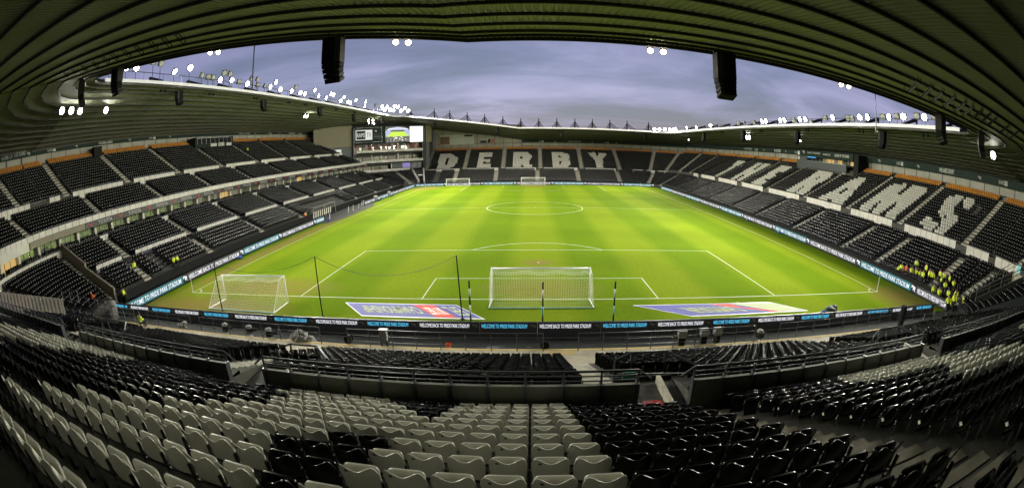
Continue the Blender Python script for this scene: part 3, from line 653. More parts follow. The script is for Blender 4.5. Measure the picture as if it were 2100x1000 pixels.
# glazed boxes
def boxes(bl, u0, u1, parent, toyota):
    mb = MB()
    slab(mb, bl, u0, u1, 14.0, 16.6, 5.72, 5.8, 0); slab(mb, bl, u0, u1, 13.15, 17.0, 8.25, 8.42, 0); slab(mb, bl, u0, u1, 17.0, 17.2, 5.8, 8.3, 0)
    L = abs(u1-u0)/bl.step(16); n = int(L/3.4); du = (u1-u0)/n
    for k in range(n+1): a = u0+k*du; slab(mb, bl, a-.2*bl.step(16), a+.2*bl.step(16), 15.6, 16.98, 5.8, 8.25, 1)
    o = mb.build('box_level', [M['concrete'], M['panel']], parent)
    for k in range(n):
        gm = MB(); a, b = u0+k*du+.2*bl.step(16), u0+(k+1)*du-.2*bl.step(16)
        rm = random.random(); mm = M['glass'] if rm < .62 else (M['room'] if rm < .8 else M['warmroom'])
        if toyota and 3 < k < 8: mm = M['glass']
        seg = 3
        for j in range(seg):
            c, d = a+(b-a)*j/seg, a+(b-a)*(j+1)/seg; g_ = .04
            tilt = random.uniform(-.03, .03)
            p = [bl.P(c+g_, 16.3), bl.P(d-g_, 16.3+tilt)]
            gm.face([(*p[0], 5.85), (*p[1], 5.85), (*p[1], 8.2), (*p[0], 8.2)], 0 if mm is M['glass'] or random.random() > .7 else 1)
        gm.build('box_window', [M['glass'], mm], o)
    seat_rows(bl, u0, u1, 14.15, 5.8, 2, .8, .0, [(u0+k*du, .8) for k in range(n+1)])
boxes(BW, -4.6, 105.6, st, True); boxes(ASW, deg(180), deg(222), st, False)
# black fascia above the boxes with the sponsor's name repeated
fb = MB(); slab(fb, BW, -1.0, 105, 12.95, 13.1, 7.68, 8.42, 0); fo = fb.build('fascia', M['led_black'], st)
fb = MB(); slab(fb, BW, -4.6, -1.1, 12.98, 13.1, 7.7, 8.4, 0); slab(fb, ASW, deg(180), deg(200), 12.98, 13.1, 7.7, 8.4, 0); fb.build('fascia', M['beige'], st)
fb = MB(); slab(fb, ASW, deg(201), deg(222), 12.9, 13.1, 7.6, 8.45, 0); f2 = fb.build('fascia_sign', M['panel'], st)
k = 0; u = -.2
while u < 103:
    pm_ = MB(); pm_.cbox((-54.43, u, 8.05), (0, 1, 0), (1, 0, 0), (0, 0, 1), .2, .03, .2)
    for s_ in (-1, 1): pm_.cbox((-54.42, u+.12*s_, 8.05), (0, .8, .6*s_), (1, 0, 0), (0, -.6*s_, .8), .7, .05, .12)
    pm_.build('red_emblem', M['redlogo'], fo)
    put_text('TOYOTA', (-54.42, u+1.6, 7.82), (0, 1, 0), (0, 0, 1), 2.7, .46, M['lettering'], fo, bold=.0)
    u += 6.05
f = back_and_fascia(st, BW, -4.6, 105.6, 31.4, 17.2, 20.1, 31.0, 20.0, 20.95)
back_and_fascia(st, ASW, deg(180), deg(226), 31.4, 17.2, 20.1, 31.0, 20.0, 20.95)
fascia_texts(f, BW, [-3.5, 1.2, 7.6, 13.6, 21.5, 27.5, 33.5, 60, 67, 74, 80, 86, 92], 31.0, 20.1, .72, ['ram', 'RAMS TV', 'ram', 'WE ARE DERBY', 'ram', 'RAMS TV', 'ram', 'HOME OF THE RAMS', 'ram', 'RAMS TV', 'ram', 'WE ARE DERBY', 'RAMS TV'], 1)
put_text('HOME OF THE RAMS', (*ASW.P(deg(187), 30.95), 20.12), (.25, 1, 0), (0, 0, 1), 5, .7, M['dimletter'], f)
# sloping wall and ribbed end wall at the corner
mb = MB(); mb.beam((-42.3, -5.3, 1.95), (-48.6, -5.3, 4.1), .25, 2.0); mb.beam((-48.6, -5.3, 4.55), (-55.6, -5.3, 7.0), .25, 2.6); mb.build('stair_wall', M['beige'], st)
mb = MB(); a_ = deg(222); top = [(0.6, 2.2), (13.9, 5.6)]
n = 36
for k in range(n):
    o0 = 4.6+9.3*k/n; o1 = 4.6+9.3*(k+1)/n; z0 = 3.1+2.35*k/n; dd = .10 if k % 2 else 0
    p0 = Vector((*ASW.P(a_, o0), 0)); p1 = Vector((*ASW.P(a_, o1), 0)); nn = Vector((-math.sin(math.radians(222)), math.cos(math.radians(222)), 0))
    p0 += nn*dd; p1 += nn*dd; mb.face([p0, p1, p1+Vector((0, 0, z0)), p0+Vector((0, 0, z0))])
mb.build('end_wall', M['panel'], st)
rf = bpy.data.objects.new('roof', None); COL.objects.link(rf); rf.parent = st
roof_piece('W', RY0, RY1, 28, rf); roof_piece('SW', 180, 225, 32, rf, ribs=True, knots=(202,)); roof_piece('NW', 135, 180, 28, rf, knots=(157.5,))
# television gantry hung at the back of the top deck
mb = MB(); mb.box(-72.5, -70, 39.9, 54.3, 16.9, 19.5, 0); mb.box(-69.99, -69.9, 40.2, 53.5, 18.1, 19.1, 1)
for k in range(9): mb.box(-69.95, -69.75, 40.4+k*1.6, 40.5+k*1.6, 18.0, 19.2, 2)
mb.box(-69.9, -69.8, 40.5, 52.5, 19.25, 19.4, 2)
gt = mb.build('gantry', [M['fascia'], M['dark'], M['railgrey']], st)
for y0, w in ((45.4, 2.2), (48.3, 2.2), (51.4, 2.0)):
    q = MB(); q.box(-69.98, -69.88, y0, y0+w, 17.25, 18.0 if y0 != 48.3 else 18.1); q.build('gantry_sign', M['lettering'], gt)
put_text('RAMS', (-69.86, 48.5, 17.5), (0, 1, 0), (0, 0, 1), 1.2, .35, M['dark'], gt); put_text('TV', (-69.86, 49.85, 17.5), (0, 1, 0), (0, 0, 1), .55, .35, M['dark'], gt)

seat_rows(ANW, deg(120), deg(178), .3, .9, 12, .78, .33, [(deg(140), 1.8)])
# ---- south stand (the one the photograph is taken from)
st = thing('grandstand', 'near grandstand the view is taken from, with corrugated roof overhead', 'grandstand', (0, 0, 0)); ST_S = st
TL = (0.15, .72, 12, .76, .317); TU = (9.43, 3.906, 22, .75, .396)
VOM = [(-26.0, -23.1), (-10.95, -9.2), (2.2, 3.9), (15.3, 17.3)]
PS1 = [(0.0, .5), (.15, .5)]+stairs_profile(*TL)[1:]+[(9.35, .72+11*.317)]; PS1V = [(0.0, .5), (.15, .5)]+stairs_profile(.15, .72, 9, .76, .317)[1:]+[(6.99, 3.0), (9.43, 3.0)]
PS2 = [(9.43, 3.0)]+stairs_profile(*TU)[1:]
mb = MB(); ve = [-37]+[v for a, b in VOM for v in (a-.25, b+.25)]+[37]
for i in range(len(ve)-1): sweep(mb, BS, ve[i], ve[i+1], PS1 if i % 2 == 0 else PS1V)
for v in ve[1:-1]: mb.face([(*BS.P(v, 6.9), 3.0), (*BS.P(v, 6.9), 3.57), (*BS.P(v, 7.75), 3.9), (*BS.P(v, 9.3), 4.2), (*BS.P(v, 9.3), 3.0)])
sweep(mb, BS, -46, 46, PS2); mb.build('terrace', M['concrete'], st)
mb = MB(); mb.box(-46, 46, -38.5, -38.2, 10, 16); mb.build('back_wall', M['grey_clad'], st)
def near_white(X, n):
    return any(a <= X <= b for a, b in NEAR_WHITE.get(n, []))
NEAR = []
xs = [-.78+.2375+.475*k for k in range(8)]+[4.55+.2375+.475*k for k in range(84)]+[-.78-.2375-.475*k for k in range(94)]
for n in range(-12, 10):
    for X in xs:
        if n == 9 and any(a-.1 < X < b+.1 for a, b in VOM): continue
        NEAR.append((X, -28.33+.75*n+bow(X), 8.32-.396*n-.85, PI/2, 1 if near_white(X, n) else 0, n))
seat_rows(BS, -36.5, 36.5, *TL, [(1.55, 1.3), (15.0, 1.4), (-12.4, 1.4), (-26, 1.4), (29, 1.4)], skip=lambda u, k, o: (k < 2 and (u > 15 or u < -13)) or (k > 7 and any(a-.45 < u < b+.7 for a, b in VOM)), back=.4)
for u in (1.55, 15.0, -12.4, -26, 29): aisle(BS, u, 1.1, *TL, st)
aisle(BS, 3.78, 1.25, *TU, st)
for n_ in range(22):   # small row stickers on the frame ends beside the steps
    pass
rf = bpy.data.objects.new('roof', None); COL.objects.link(rf); rf.parent = st
roof_piece('S', RE0, RE1, 34, rf, ribs=True, knots=(-4.5,)); roof_piece('SW', 225, 270, 33, rf, ribs=True, knots=(247,)); roof_piece('SE', -90, -45, 33, rf, ribs=True, knots=(-67.5,))
# parapet between the tiers: panels, posts and rails are one railing per run
ends = [(-44, -26.0), (-23.1, -10.95), (-9.2, 2.2), (3.9, 15.3), (17.3, 44)]
nm = ['left of the two entrances on the far left', 'between the two left entrances', 'in the middle, left of the red floor marking', 'right of the red floor marking', 'beyond the right entrance']
for (a, b), t in zip(ends, nm):
    rt = thing('parapet_railing', f'grey parapet with black rails {t}', 'railing', (0, 0, 0), group='parapet runs between the two tiers')
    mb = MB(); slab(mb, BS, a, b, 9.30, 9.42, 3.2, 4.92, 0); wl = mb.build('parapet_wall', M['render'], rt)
    n = int(b-a); du = (b-a)/n
    for k in range(n+1):
        pm_ = MB(); u = a+k*du; x, y = BS.P(u, 9.36); pm_.box(x-.045, x+.045, y-.13, y+.1, 3.6, 4.96); pm_.tube((x, y+.02, 4.9), (x, y+.02, 5.32), .035, 6); pm_.build('post', M['rail'], rt)
    for h, r in ((5.33, .036), (5.18, .02), (5.03, .02)):
        rl = MB(); us = BS.us(a, b); rl.path([(*BS.P(u, 9.34), h) for u in us], r, 6)
        if h == 5.33:
            if b < 40: p = BS.P(b, 9.34); rl.tube((p[0], p[1], h), (p[0]+.4, p[1], h-.3), r, 6)
            if a > -40: p = BS.P(a, 9.34); rl.tube((p[0], p[1], h), (p[0]-.4, p[1], h-.3), r, 6)
        rl.build('rail', M['rail'], rt)
# entrances between the tiers
for i, (a, b) in enumerate(VOM):
    rt = thing('entrance_guard', ['dark guard rails round the entrance furthest left', 'dark guard rails round the left of centre entrance', 'dark guard rails round the entrance with red floor marking', 'dark guard rails round the entrance right of centre'][i], 'railing', (0, 0, 0), group='guard rails at the entrances')
    mb = MB(); u0, u1 = a-.1, b+.1; o0, o1 = 5.6, 8.9
    A_ = [(*BS.P(u0, o), z) for o, z in ((8.6, 4.1), (7.9, 4.7))]; B_ = [(*BS.P(u1, o), z) for o, z in ((7.9, 4.7), (8.6, 4.1))]
    pts = [(u0+.1, 6.1, 3.95), (u0+.75, 5.9, 4.15), (u1+.15, 5.9, 4.15), (u1+1.2, 6.9, 3.95)]
    pts = [(*BS.P(u, o), z) for u, o, z in pts]
    mb.path(pts, .04, 6)
    for p in pts[:1]+pts[1:3]+pts[3:]: mb.tube(p, (p[0], p[1], 2.9), .045, 6)
    mb.tube((pts[0][0], pts[0][1]-.6, 3.75), (pts[3][0], pts[3][1], 3.7), .03, 6)
    mb.build('guard_rail', M['rail'], rt)
    fl = MB(); slab(fl, BS, a-.2, b+.2, 7.0, 9.43, 3.05, 3.6, 0); slab(fl, BS, b-.45, b-.3, 7.2, 9.4, 3.6, 3.9, 1); fl.build('landing', [M['concrete'], M['step']], rt)
    if i == 2:
        rd = MB(); slab(rd, BS, 2.75, 3.35, 8.3, 8.95, 3.601, 3.607, 0); rd.build('red_marking', M['redlogo'], rt)
        gs = MB(); slab(gs, BS, 2.3, 2.75, 7.05, 7.1, 3.75, 4.0, 0); gs.build('exit_sign', mat('exit_green', (.02, .13, .10), .5), rt)
    pn = MB(); slab(pn, BS, a-.2, b+.2, 6.92, 6.97, 2.6, 3.75, 0); pn.build('guard_panel', M['dark'], rt)
# rail along the front walkway
runs = [(-35.6, -25.0), (-23.9, -13.2), (-11.3, -.1), (1.8, 12.7), (14.6, 26.7), (29.0, 41)]
nm = ['at the far left end', 'behind the covered camera kit', 'behind the left sponsor mat', 'behind the goal, right half', 'behind the right sponsor mat', 'at the far right corner']
for (a, b), t in zip(runs, nm):
    rt = thing('pitch_side_railing', f'thin black front walkway railing {t}', 'railing', (0, 0, 0), group='front walkway railings')
    n = max(2, round((b-a)/1.45)); du = (b-a)/n; 
    for k in range(n+1): pm_ = MB(); u = a+k*du; pm_.tube((u, -9.85+(bow(u)), .5), (u, -9.85+bow(u), 1.55), .03, 5); pm_.build('post', M['rail'], rt)
    for h, r in ((1.55, .035), (1.18, .018), (.82, .018)):
        rl = MB(); rl.path([(u, -9.85+bow(u), h) for u in BS.us(a, b)], r, 5); rl.build('rail', M['rail'], rt)

# ------------------------------------------------------------------ seats
def top_z(y, sc=1.0):
    s = abs(y)/.215
    return .772+.063*(1-math.cos(PI*s/.76))/2 if s < .76 else .835-.11*((s-.76)/.24)**2
def back_grid(ny, nz, thick):
    mb = MB(); F = []; B = []
    for j in range(nz+1):
        t = j/nz
        for i in range(ny+1):
            yn = -1+2*i/ny; wsc = .88+.12*min(1, t*1.6); y = yn*.215
            zt = top_z(y); z = .395+(zt-.395)*t
            x = (.035-(z-.395)*.22) if z < .53 else (.0053-(z-.53)*.17)
            x += 1.15*y*y*(1 if z > .53 else .5)-(.010 if j == nz else 0)
            F.append((x+thick, y*wsc, z)); B.append((x, y*wsc, z))
    n = ny+1
    if thick == 0:
        fs = [(j*n+i, j*n+i+1, (j+1)*n+i+1, (j+1)*n+i) for j in range(nz) for i in range(ny)]
        mb.raw(B, fs); return mb
    fs = []
    for j in range(nz):
        for i in range(ny):
            a = j*n+i; fs.append((a, a+1, a+n+1, a+n)); b = a+len(F); fs.append((b, b+n, b+n+1, b+1))
    o = len(F)
    for i in range(ny):
        a = nz*n+i; fs.append((a, a+1, a+1+o, a+o)); fs.append((i, i+o, i+1+o, i+1))
    for j in range(nz):
        a = j*n; fs.append((a, a+n, a+n+o, a+o)); a = j*n+ny; fs.append((a, a+o, a+n+o, a+n))
    mb.raw(F+B, fs); return mb
def pan_mesh():
    mb = MB(); rings = []
    def ring(ins, x):
        w, z0, z1 = .196-ins, .40+ins, .765-ins; r = .06; P_ = []
        for cy, cz, a0 in ((w-r, z1-r, 0), (-w+r, z1-r, 90), (-w+r, z0+r, 180), (w-r, z0+r, 270)):
            for k in range(4):
                a = math.radians(a0+30*k); y = cy+r*math.cos(a); z = cz+r*math.sin(a); P_.append((x+(z-.4)*.11, y, z))
        return P_
    R_ = [ring(.012, .040), ring(0, .046), ring(0, .066), ring(.014, .075)]
    vs = [p for r in R_ for p in r]; n = len(R_[0]); fs = []
    for j in range(3):
        for i in range(n): fs.append((j*n+i, j*n+(i+1) % n, (j+1)*n+(i+1) % n, (j+1)*n+i))
    fs.append(tuple(range(n-1, -1, -1))); fs.append(tuple(range(3*n, 4*n))); mb.raw(vs, fs); return mb
def bracket_mesh():
    mb = MB(); y = -.237
    mb.box(.00, .045, y-.014, y+.014, .0, .62); mb.box(.0, .13, y-.013, y+.013, .40, .45); mb.box(-.02, .09, y-.025, y+.025, .0, .02)
    mb.box(.01, .035, -.215, .215, .41, .44); return mb
def plate_mesh():
    mb = MB(); pts = []
    for k in range(8): a = 2*PI*k/8; pts.append((-.0645+.55*.012, .115+.026*math.cos(a), .765+.016*math.sin(a)))
    x = .0053-(.765-.53)*.17+1.15*.115**2-.006
    mb.face([(x, p[1], p[2]) for p in pts[::-1]]); return mb
ME = {}
for c, m_ in ((0, 'blackseat'), (1, 'whiteseat')):
    ME['back', c] = back_grid(20, 6, .013).mesh('backrest', M[m_], True)
    ME['pan', c] = pan_mesh().mesh('seat_pan', M[m_], True)
for k_, v in list(ME.items()):
    try: v.set_sharp_from_angle(angle=math.radians(50))
    except Exception: pass
ME['br'] = bracket_mesh().mesh('bracket', M['bracket']); ME['pl'] = plate_mesh().mesh('number_plate', M['plate'])
q = MB(); q.cbox((.03, -.262, .60), (0, 1, 0), (.7, 0, .7), (-.7, 0, .7), .006, .05, .05); ME['st'] = q.mesh('row_sticker', M['sticker'])

def project(p):
    d = np.asarray(p)-CAM; a, b, c = d@RX, d@UX, d@FX; rr = math.hypot(a, b); th = math.atan2(rr, c); r = 2*F_PX*math.sin(th/2)
    return PX+r*a/rr, PY-r*b/rr
cand = []
for s_ in NEAR:
    u, v = project((s_[0], s_[1], s_[2]+.7)); d = np.linalg.norm(np.array(s_[:3])+[0, 0, .6]-CAM)
    if -25 < u < 2125 and v < 1030: cand.append((d, s_))
cand.sort(key=lambda t: t[0]); indiv = [c for d, c in cand[:300]]; iset = {(round(c[0], 3), c[5]) for c in indiv}
colsL = sorted([x for x in xs if x < 3.2], reverse=True); colsR = sorted([x for x in xs if x > 3.2])
for i, (x, y, z, a, c, n) in enumerate(indiv):
    side = 'left' if x < 3.2 else 'right'; idx = (colsL if x < 3.2 else colsR).index(x)+1; row = 10-n
    t = thing('stadium_seat', f"{'white' if c else 'black'} tip-up seat, {ORD(row)} row back from the parapet, {ORD(idx)} seat {side} of the steps", 'seat', (x, y, z), 0, 'tip-up seats in the near upper tier')
    t.rotation_euler = (0, 0, a+random.uniform(-.012, .012))
    b_ = inst('backrest', ME['back', c], t); inst('seat_pan', ME['pan', c], t); inst('bracket', ME['br'], t)
    t.children[1].rotation_euler = (0, random.uniform(-.035, .02), 0)
    if (int(round(x/.475))*7+n*3) % 3 != 0 and c: inst('number_plate', ME['pl'], b_)
    if x > 3.2 and idx == 1: 
        s2 = inst('row_sticker', ME['st'], t); s2.location = (0, .50, 0)
def template(mbs):
    vs = []; fs = []; ms = []
    for mb, mi in mbs:
        b = len(vs); vs += mb.v; fs += [tuple(i+b for i in f) for f in mb.f]; ms += [mi]*len(mb.f)
    return np.array(vs, 'f'), fs, ms
q = MB(); q.box(.05, .085, -.195, .195, .40, .82)
pan1 = MB(); pan1.raw([(.045, -.19, .4), (.045, .19, .4), (.072, .19, .75), (.072, -.19, .75), (.066, -.19, .4), (.066, .19, .4), (.084, .17, .755), (.084, -.17, .755)],
                     [(0, 3, 2, 1), (4, 5, 6, 7), (0, 1, 5, 4), (1, 2, 6, 5), (2, 3, 7, 6), (3, 0, 4, 7)])
br1 = MB(); br1.box(.0, .04, -.25, -.225, .0, .60); br1.raw([(.02, -.2, .1), (.02, .2, .1), (.02, .2, .42), (.02, -.2, .42)], [(0, 1, 2, 3)])
T1_ = template([(back_grid(8, 3, .010), 0), (pan1, 0), (br1, 3)])
b2_ = MB(); b2_.raw([(.0, -.21, .22), (.0, .21, .22), (-.05, .21, .80), (-.05, -.21, .80), (.02, -.21, .40), (.02, .21, .40), (-.03, .21, .80), (-.03, -.21, .80)],  # back reaches down low, standing in for shade on the concrete
                   [(0, 3, 2, 1), (4, 5, 6, 7), (1, 2, 6, 5), (2, 3, 7, 6), (3, 0, 4, 7)])
p2_ = MB(); p2_.raw([(.10, -.19, .36), (.10, .19, .36), (.13, .19, .74), (.13, -.19, .74), (.11, .19, .745), (.11, -.19, .745), (.06, .19, .36), (.06, -.19, .36)],
                   [(0, 1, 2, 3), (3, 2, 4, 5), (1, 6, 4, 2), (0, 3, 5, 7), (0, 7, 6, 1)])
lb = MB(); lb.raw([(.128, -.06, .58), (.128, .06, .58), (.137, .06, .69), (.137, -.06, .69)], [(0, 1, 2, 3)])
T2_ = template([(b2_, 0), (p2_, 0), (br1, 3), (lb, 4)])
def bulk(arr, T):
    tv, tf, tm = T; n = len(arr); P_ = np.array([[a[0], a[1], a[2]] for a in arr]); an = np.array([a[3] for a in arr])+rng.normal(0, .03, n); P_[:, :2] += rng.normal(0, .008, (n, 2)); col = np.array([a[4] for a in arr])
    c, s_ = np.cos(an)[:, None], np.sin(an)[:, None]
    tilt = rng.normal(0, .05, n)[:, None]
    X = tv[None, :, 0]+tilt*(tv[None, :, 2]-.4)*(tv[None, :, 0] > .04); Y = tv[None, :, 1]; Z = np.repeat(tv[None, :, 2], n, 0)
    V = np.stack([X*c-Y*s_+P_[:, :1], X*s_+Y*c+P_[:, 1:2], Z+P_[:, 2:3]], 2).reshape(-1, 3)
    nv = len(tv); lt = np.array([len(f) for f in tf]); li = np.concatenate([np.array(f) for f in tf])
    L_ = (li[None, :]+(np.arange(n)*nv)[:, None]).ravel(); LT = np.tile(lt, n)
    tm = np.array(tm); MI = np.where(tm[None, :] == 3, 3, np.where((tm[None, :] == 4) & (col[:, None] == 0), 4, col[:, None])).ravel()
    return V, L_, LT, MI
farl = [s_ for s_ in NEAR if (round(s_[0], 3), s_[5]) not in iset]
near2 = [q for q in SEATS if q[1] < -8 and math.hypot(q[0]-CAM[0], q[1]-CAM[1]) < 34]; far2 = [q for q in SEATS if not (q[1] < -8 and math.hypot(q[0]-CAM[0], q[1]-CAM[1]) < 34)]
parts = [bulk(farl+near2, T1_), bulk(far2, T2_)]
V = np.concatenate([p[0] for p in parts]); off = 0; Ls = []
for p in parts: Ls.append(p[1]+off); off += len(p[0])
L_ = np.concatenate(Ls); LT = np.concatenate([p[2] for p in parts]); MI = np.concatenate([p[3] for p in parts])
me = bpy.data.meshes.new('stadium_seats'); me.vertices.add(len(V)); me.vertices.foreach_set('co', V.astype('f').ravel())
me.loops.add(len(L_)); me.loops.foreach_set('vertex_index', L_.astype('i')); me.polygons.add(len(LT))
ls = np.concatenate([[0], np.cumsum(LT)[:-1]]); me.polygons.foreach_set('loop_start', ls.astype('i')); 
try: me.polygons.foreach_set('loop_total', LT.astype('i'))
except Exception: pass
for m_ in ('blackseat', 'whiteseat', 'orangeseat', 'bracket', 'seatlabel'): me.materials.append(M[m_])
me.polygons.foreach_set('material_index', MI.astype('i')); me.update(calc_edges=True); me.validate()
tag(inst('stadium_seats', me), 'the thousands of smaller tip-up seats filling every tier of the ground', 'seats', kind='stuff')
print('SEATS', len(SEATS), len(farl), len(indiv))

# ------------------------------------------------------------------ LED boards
LEDN = {}
def led_board(p, d, L, kind, label, z0=.05, z1=1.0, near=False, ram=True):
    """board starting at p, reading along d for L metres"""
    d = Vector((*d, 0)).normalized(); nrm = d.cross(Vector((0, 0, 1)))      # faces the reader
    t = thing('led_board', label, 'advertising board', (0, 0, 0), group='LED boards round the pitch')
    p = Vector((*p, 0)); mb = MB()
    mb.obox(p+Vector((0, 0, 0))-nrm*.14, d, nrm, (0, 0, 1), L-.02, .14, z1, 0)
    body = mb.build('cabinet', M['led_black'], t)
    if near:
        x0 = p+d*.12+Vector((0, 0, .63))+nrm*.012; m_ = M['led_teal'] if kind == 'to' else M['led_white']
        put_text('WELCOME TO PRIDE PARK STADIUM' if kind == 'to' else 'WELCOME BACK TO PRIDE PARK STADIUM', x0, d, (0, 0, 1), L-.75, .25, m_, t, shear=.2, bold=.0)
        put_ram(p+d*(L-.45)+Vector((0, 0, .62))+nrm*.01, d, (0, 0, 1), .34, .26, M['dimletter'], t)
    else:
        sc = MB(); sc.obox(p+d*.03+nrm*.004+Vector((0, 0, z0+.05)), d, nrm, (0, 0, 1), L-.9 if ram else L-.1, .01, z1-z0-.12); sc.build('screen', M['led_tealbg'] if kind == 'to' else M['led_grey'], t)
        put_text('WELCOME TO PRIDE PARK STADIUM' if kind == 'to' else 'WELCOME BACK TO PRIDE PARK STADIUM', p+d*.25+Vector((0, 0, z0+.18))+nrm*.02, d, (0, 0, 1), L-1.45 if ram else L-.5, .52, M['led_white'], t, shear=.15, bold=.008)
        if ram:
            put_ram(p+d*(L-.8)+Vector((0, 0, z0+.16))+nrm*.012, d, (0, 0, 1), .68, .62, M['led_white'], t)
    return t
x = -.35-3.5-7.35*5; k = 0; seq = []
kd = 'to'
while x < 35.5:
    L = 3.5 if kd == 'to' else 3.85
    if x+L > -38.2: seq.append((x, L, kd))
    x += L; kd = 'back' if kd == 'to' else 'to'
for i, (x, L, kd) in enumerate(seq):
    led_board((x, -6.95), (1, 0), L, kd, f"black LED board along the near end with {'blue' if kd == 'to' else 'white'} words, {ORD(i+1)} from the left", near=True)
y = -7.0; kd = 'to'; i = 0
while y < 106:
    L = 10.4 if kd == 'to' else 11.9
    y1 = y+L
    if not (y1 > 41 and y < 62):
        i += 1; led_board((-38.1, y), (0, 1), min(L, 107-y), kd, f"long LED board on the left touchline with {'teal' if kd == 'to' else 'dark'} screen, {ORD(i)} from the near corner")
    elif y < 41 < y1: i += 1; led_board((-38.1, y), (0, 1), 41-y, 'to', f"short LED board on the left touchline ending at the dugouts, {ORD(i)} from the near corner", ram=False)
    y = y1 if not (y < 62 < y1) else 62; kd = 'back' if kd == 'to' else 'to'
y = -1.5; kd = 'to'; i = 0
led_board((39.6, -1.5), (0, -1), 5.2, 'back', 'short LED board at the near right corner with white words', ram=False)
while y < 100:
    L = 10.6 if kd == 'to' else 12.2; i += 1
    led_board((39.6, y+L), (0, -1), L, kd, f"long LED board on the right touchline with {'teal' if kd == 'to' else 'dark'} screen, {ORD(i)} from the near corner")
    y += L; kd = 'back' if kd == 'to' else 'to'
x = -38; kd = 'to'; i = 0
while x < 38:
    L = min(10.4 if kd == 'to' else 11.9, 39.4-x); i += 1
    led_board((x, 107.7), (1, 0), L, kd, f"LED board behind the far goal line with {'teal' if kd == 'to' else 'dark'} screen, {ORD(i)} from the left"); x += L; kd = 'back' if kd == 'to' else 'to'
# low padded front walls of the stands
for nm_, bl_, a, b, o in (('left', BW, -4.6, 105, -.25), ('right', BE, -4.6, 105, -.9), ('far', BN, -38, 35, -1.2)):
    mb = MB(); slab(mb, bl_, a, b, o, o+.2, 0, 1.05 if nm_ != 'left' else 1.25); w_ = mb.build('front_wall', M['dark'], {'left': ST_W, 'right': ST_E, 'far': ST_N}[nm_])
for nm_, bl_, a, b, o in (('right', BE, -4.6, 105, -.3), ('corner', ASE, deg(-48), 0, -.3), ('far', BN, -38, 35, -.3)):
    mb = MB(); us = bl_.us(a, b) if bl_ is ASE else [a+(b-a)*k/50 for k in range(51)]
    fr_ = None
    for h in (1.5, 1.15):
        mb = MB(); mb.path([(*bl_.P(u, o), h) for u in us], .025, 5); fr_ = mb.build('front_rail', M['rail'], ST_N if nm_ == 'far' else ST_E)
    for u in us: mb = MB(); p = bl_.P(u, o); mb.tube((*p, .4), (*p, 1.55), .03, 5); mb.build('post', M['rail'], fr_)

# ------------------------------------------------------------------ floodlights
def aim_axes(p, tgt):
    d = (Vector(tgt)-Vector(p)).normalized(); r = d.cross(Vector((0, 0, 1))).normalized(); return d, r, r.cross(d)
def floodlight(p, tgt, lit, label, base=None, power=None, size=.92, lens='lens', group='floodlights on the roof edges', ang=138):
    t = thing('floodlight', label, 'floodlight', p, 0, group); d, r, u = aim_axes(p, tgt)
    mb = MB(); mb.cbox(-d*.14, r, d, u, size, .26, size*.92); mb.cbox(-d*.32, r, d, u, size*.5, .16, size*.45)
    mb.build('housing', M['housing'], t)
    lm = MB(); n = 14; c = [r*math.cos(2*PI*k/n)*size*.46+u*math.sin(2*PI*k/n)*size*.43+d*.0 for k in range(n)]
    lm.face(c); lm.raw([q-d*.02 for q in c]+[q+d*.0 for q in c], [(k, (k+1) % n, n+(k+1) % n, n+k) for k in range(n)])
    lm.build('lens', M[lens] if lit else M['unlit'], t)
    if base is not None:
        bm_ = MB(); bv = Vector(base)-Vector(p); bm_.tube(-d*.2-u*.2, bv, .045, 6); bm_.tube(-d*.2-r*size*.55, -d*.2+r*size*.55, .03, 5); bm_.build('mounting_pole', M['rail'], t)
    if lit and power:
        l = bpy.data.lights.new('lamp', 'SPOT'); l.energy = power; l.color = SPOT_COLOR if lens != 'lenswarm' else (1, .85, .55); l.spot_size = math.radians(ang); l.spot_blend = 1.0; l.shadow_soft_size = .3
        o = bpy.data.objects.new('lamp', l); COL.objects.link(o); o.parent = t; o.location = d*.12; o.rotation_euler = d.to_track_quat('-Z', 'Y').to_euler()
    return t
WLIT = [[-1.4, 25.5], [1.5, 25.7], [3.3, 25.8], [10.9, 25.8], [14.2, 26.6], [21.6, 25.4], [24.7, 25.6], [29.2, 25.4], [36.6, 25.5], [38.5, 26.6], [40.3, 25.4], [44.5, 25.4], [48.2, 25.4], [50.1, 25.4], [54.7, 26.6], [56.6, 25.5], [60.5, 25.4], [63.0, 26.6], [64.5, 26.6], [68.8, 25.4], [70.9, 26.5], [73.4, 25.5], [75.0, 25.4], [78.7, 26.4], [86.1, 26.7], [85.3, 25.3]]
WCL = [[-46.2, 99.6, 26.4], [-46, 101.4, 25.5], [-45.8, 103.5, 26.6], [-45.5, 105.5, 25.7], [-44.5, 107.5, 27.0], [-43.8, 108.8, 26.8], [-43.2, 110.4, 25.6], [-42.2, 111.4, 26.5], [-41.2, 112.3, 25.6], [-44.9, 107.0, 25.6]]
WUN = [[6.5, 26.8], [8.0, 26.7], [17.1, 25.7], [18.6, 25.6], [19.8, 25.6], [22.6, 26.6], [24.2, 26.6], [26.8, 25.5], [30.5, 26.5], [32.3, 26.5], [32.5, 25.5], [34.8, 25.5], [46.4, 26.4], [94.6, 26.4]]
ELIT = [[94.6, 19.4], [86.5, 19.3], [76.1, 19.4], [48.4, 19.4], [46.8, 19.4], [41.1, 19.4], [39.6, 19.4], [34.3, 19.4], [32.5, 19.4], [24.5, 19.5], [17.6, 19.5], [15.8, 19.5], [11.1, 19.5], [8.1, 19.6], [4.1, 19.6], [-0.8, 19.5]]
ECL = [[40.6, 113.0, 19.3], [42.4, 113.0, 19.3], [44.0, 112.0, 19.4], [45.2, 110.2, 19.3], [45.4, 106.5, 19.2], [45.4, 104.6, 19.3]]
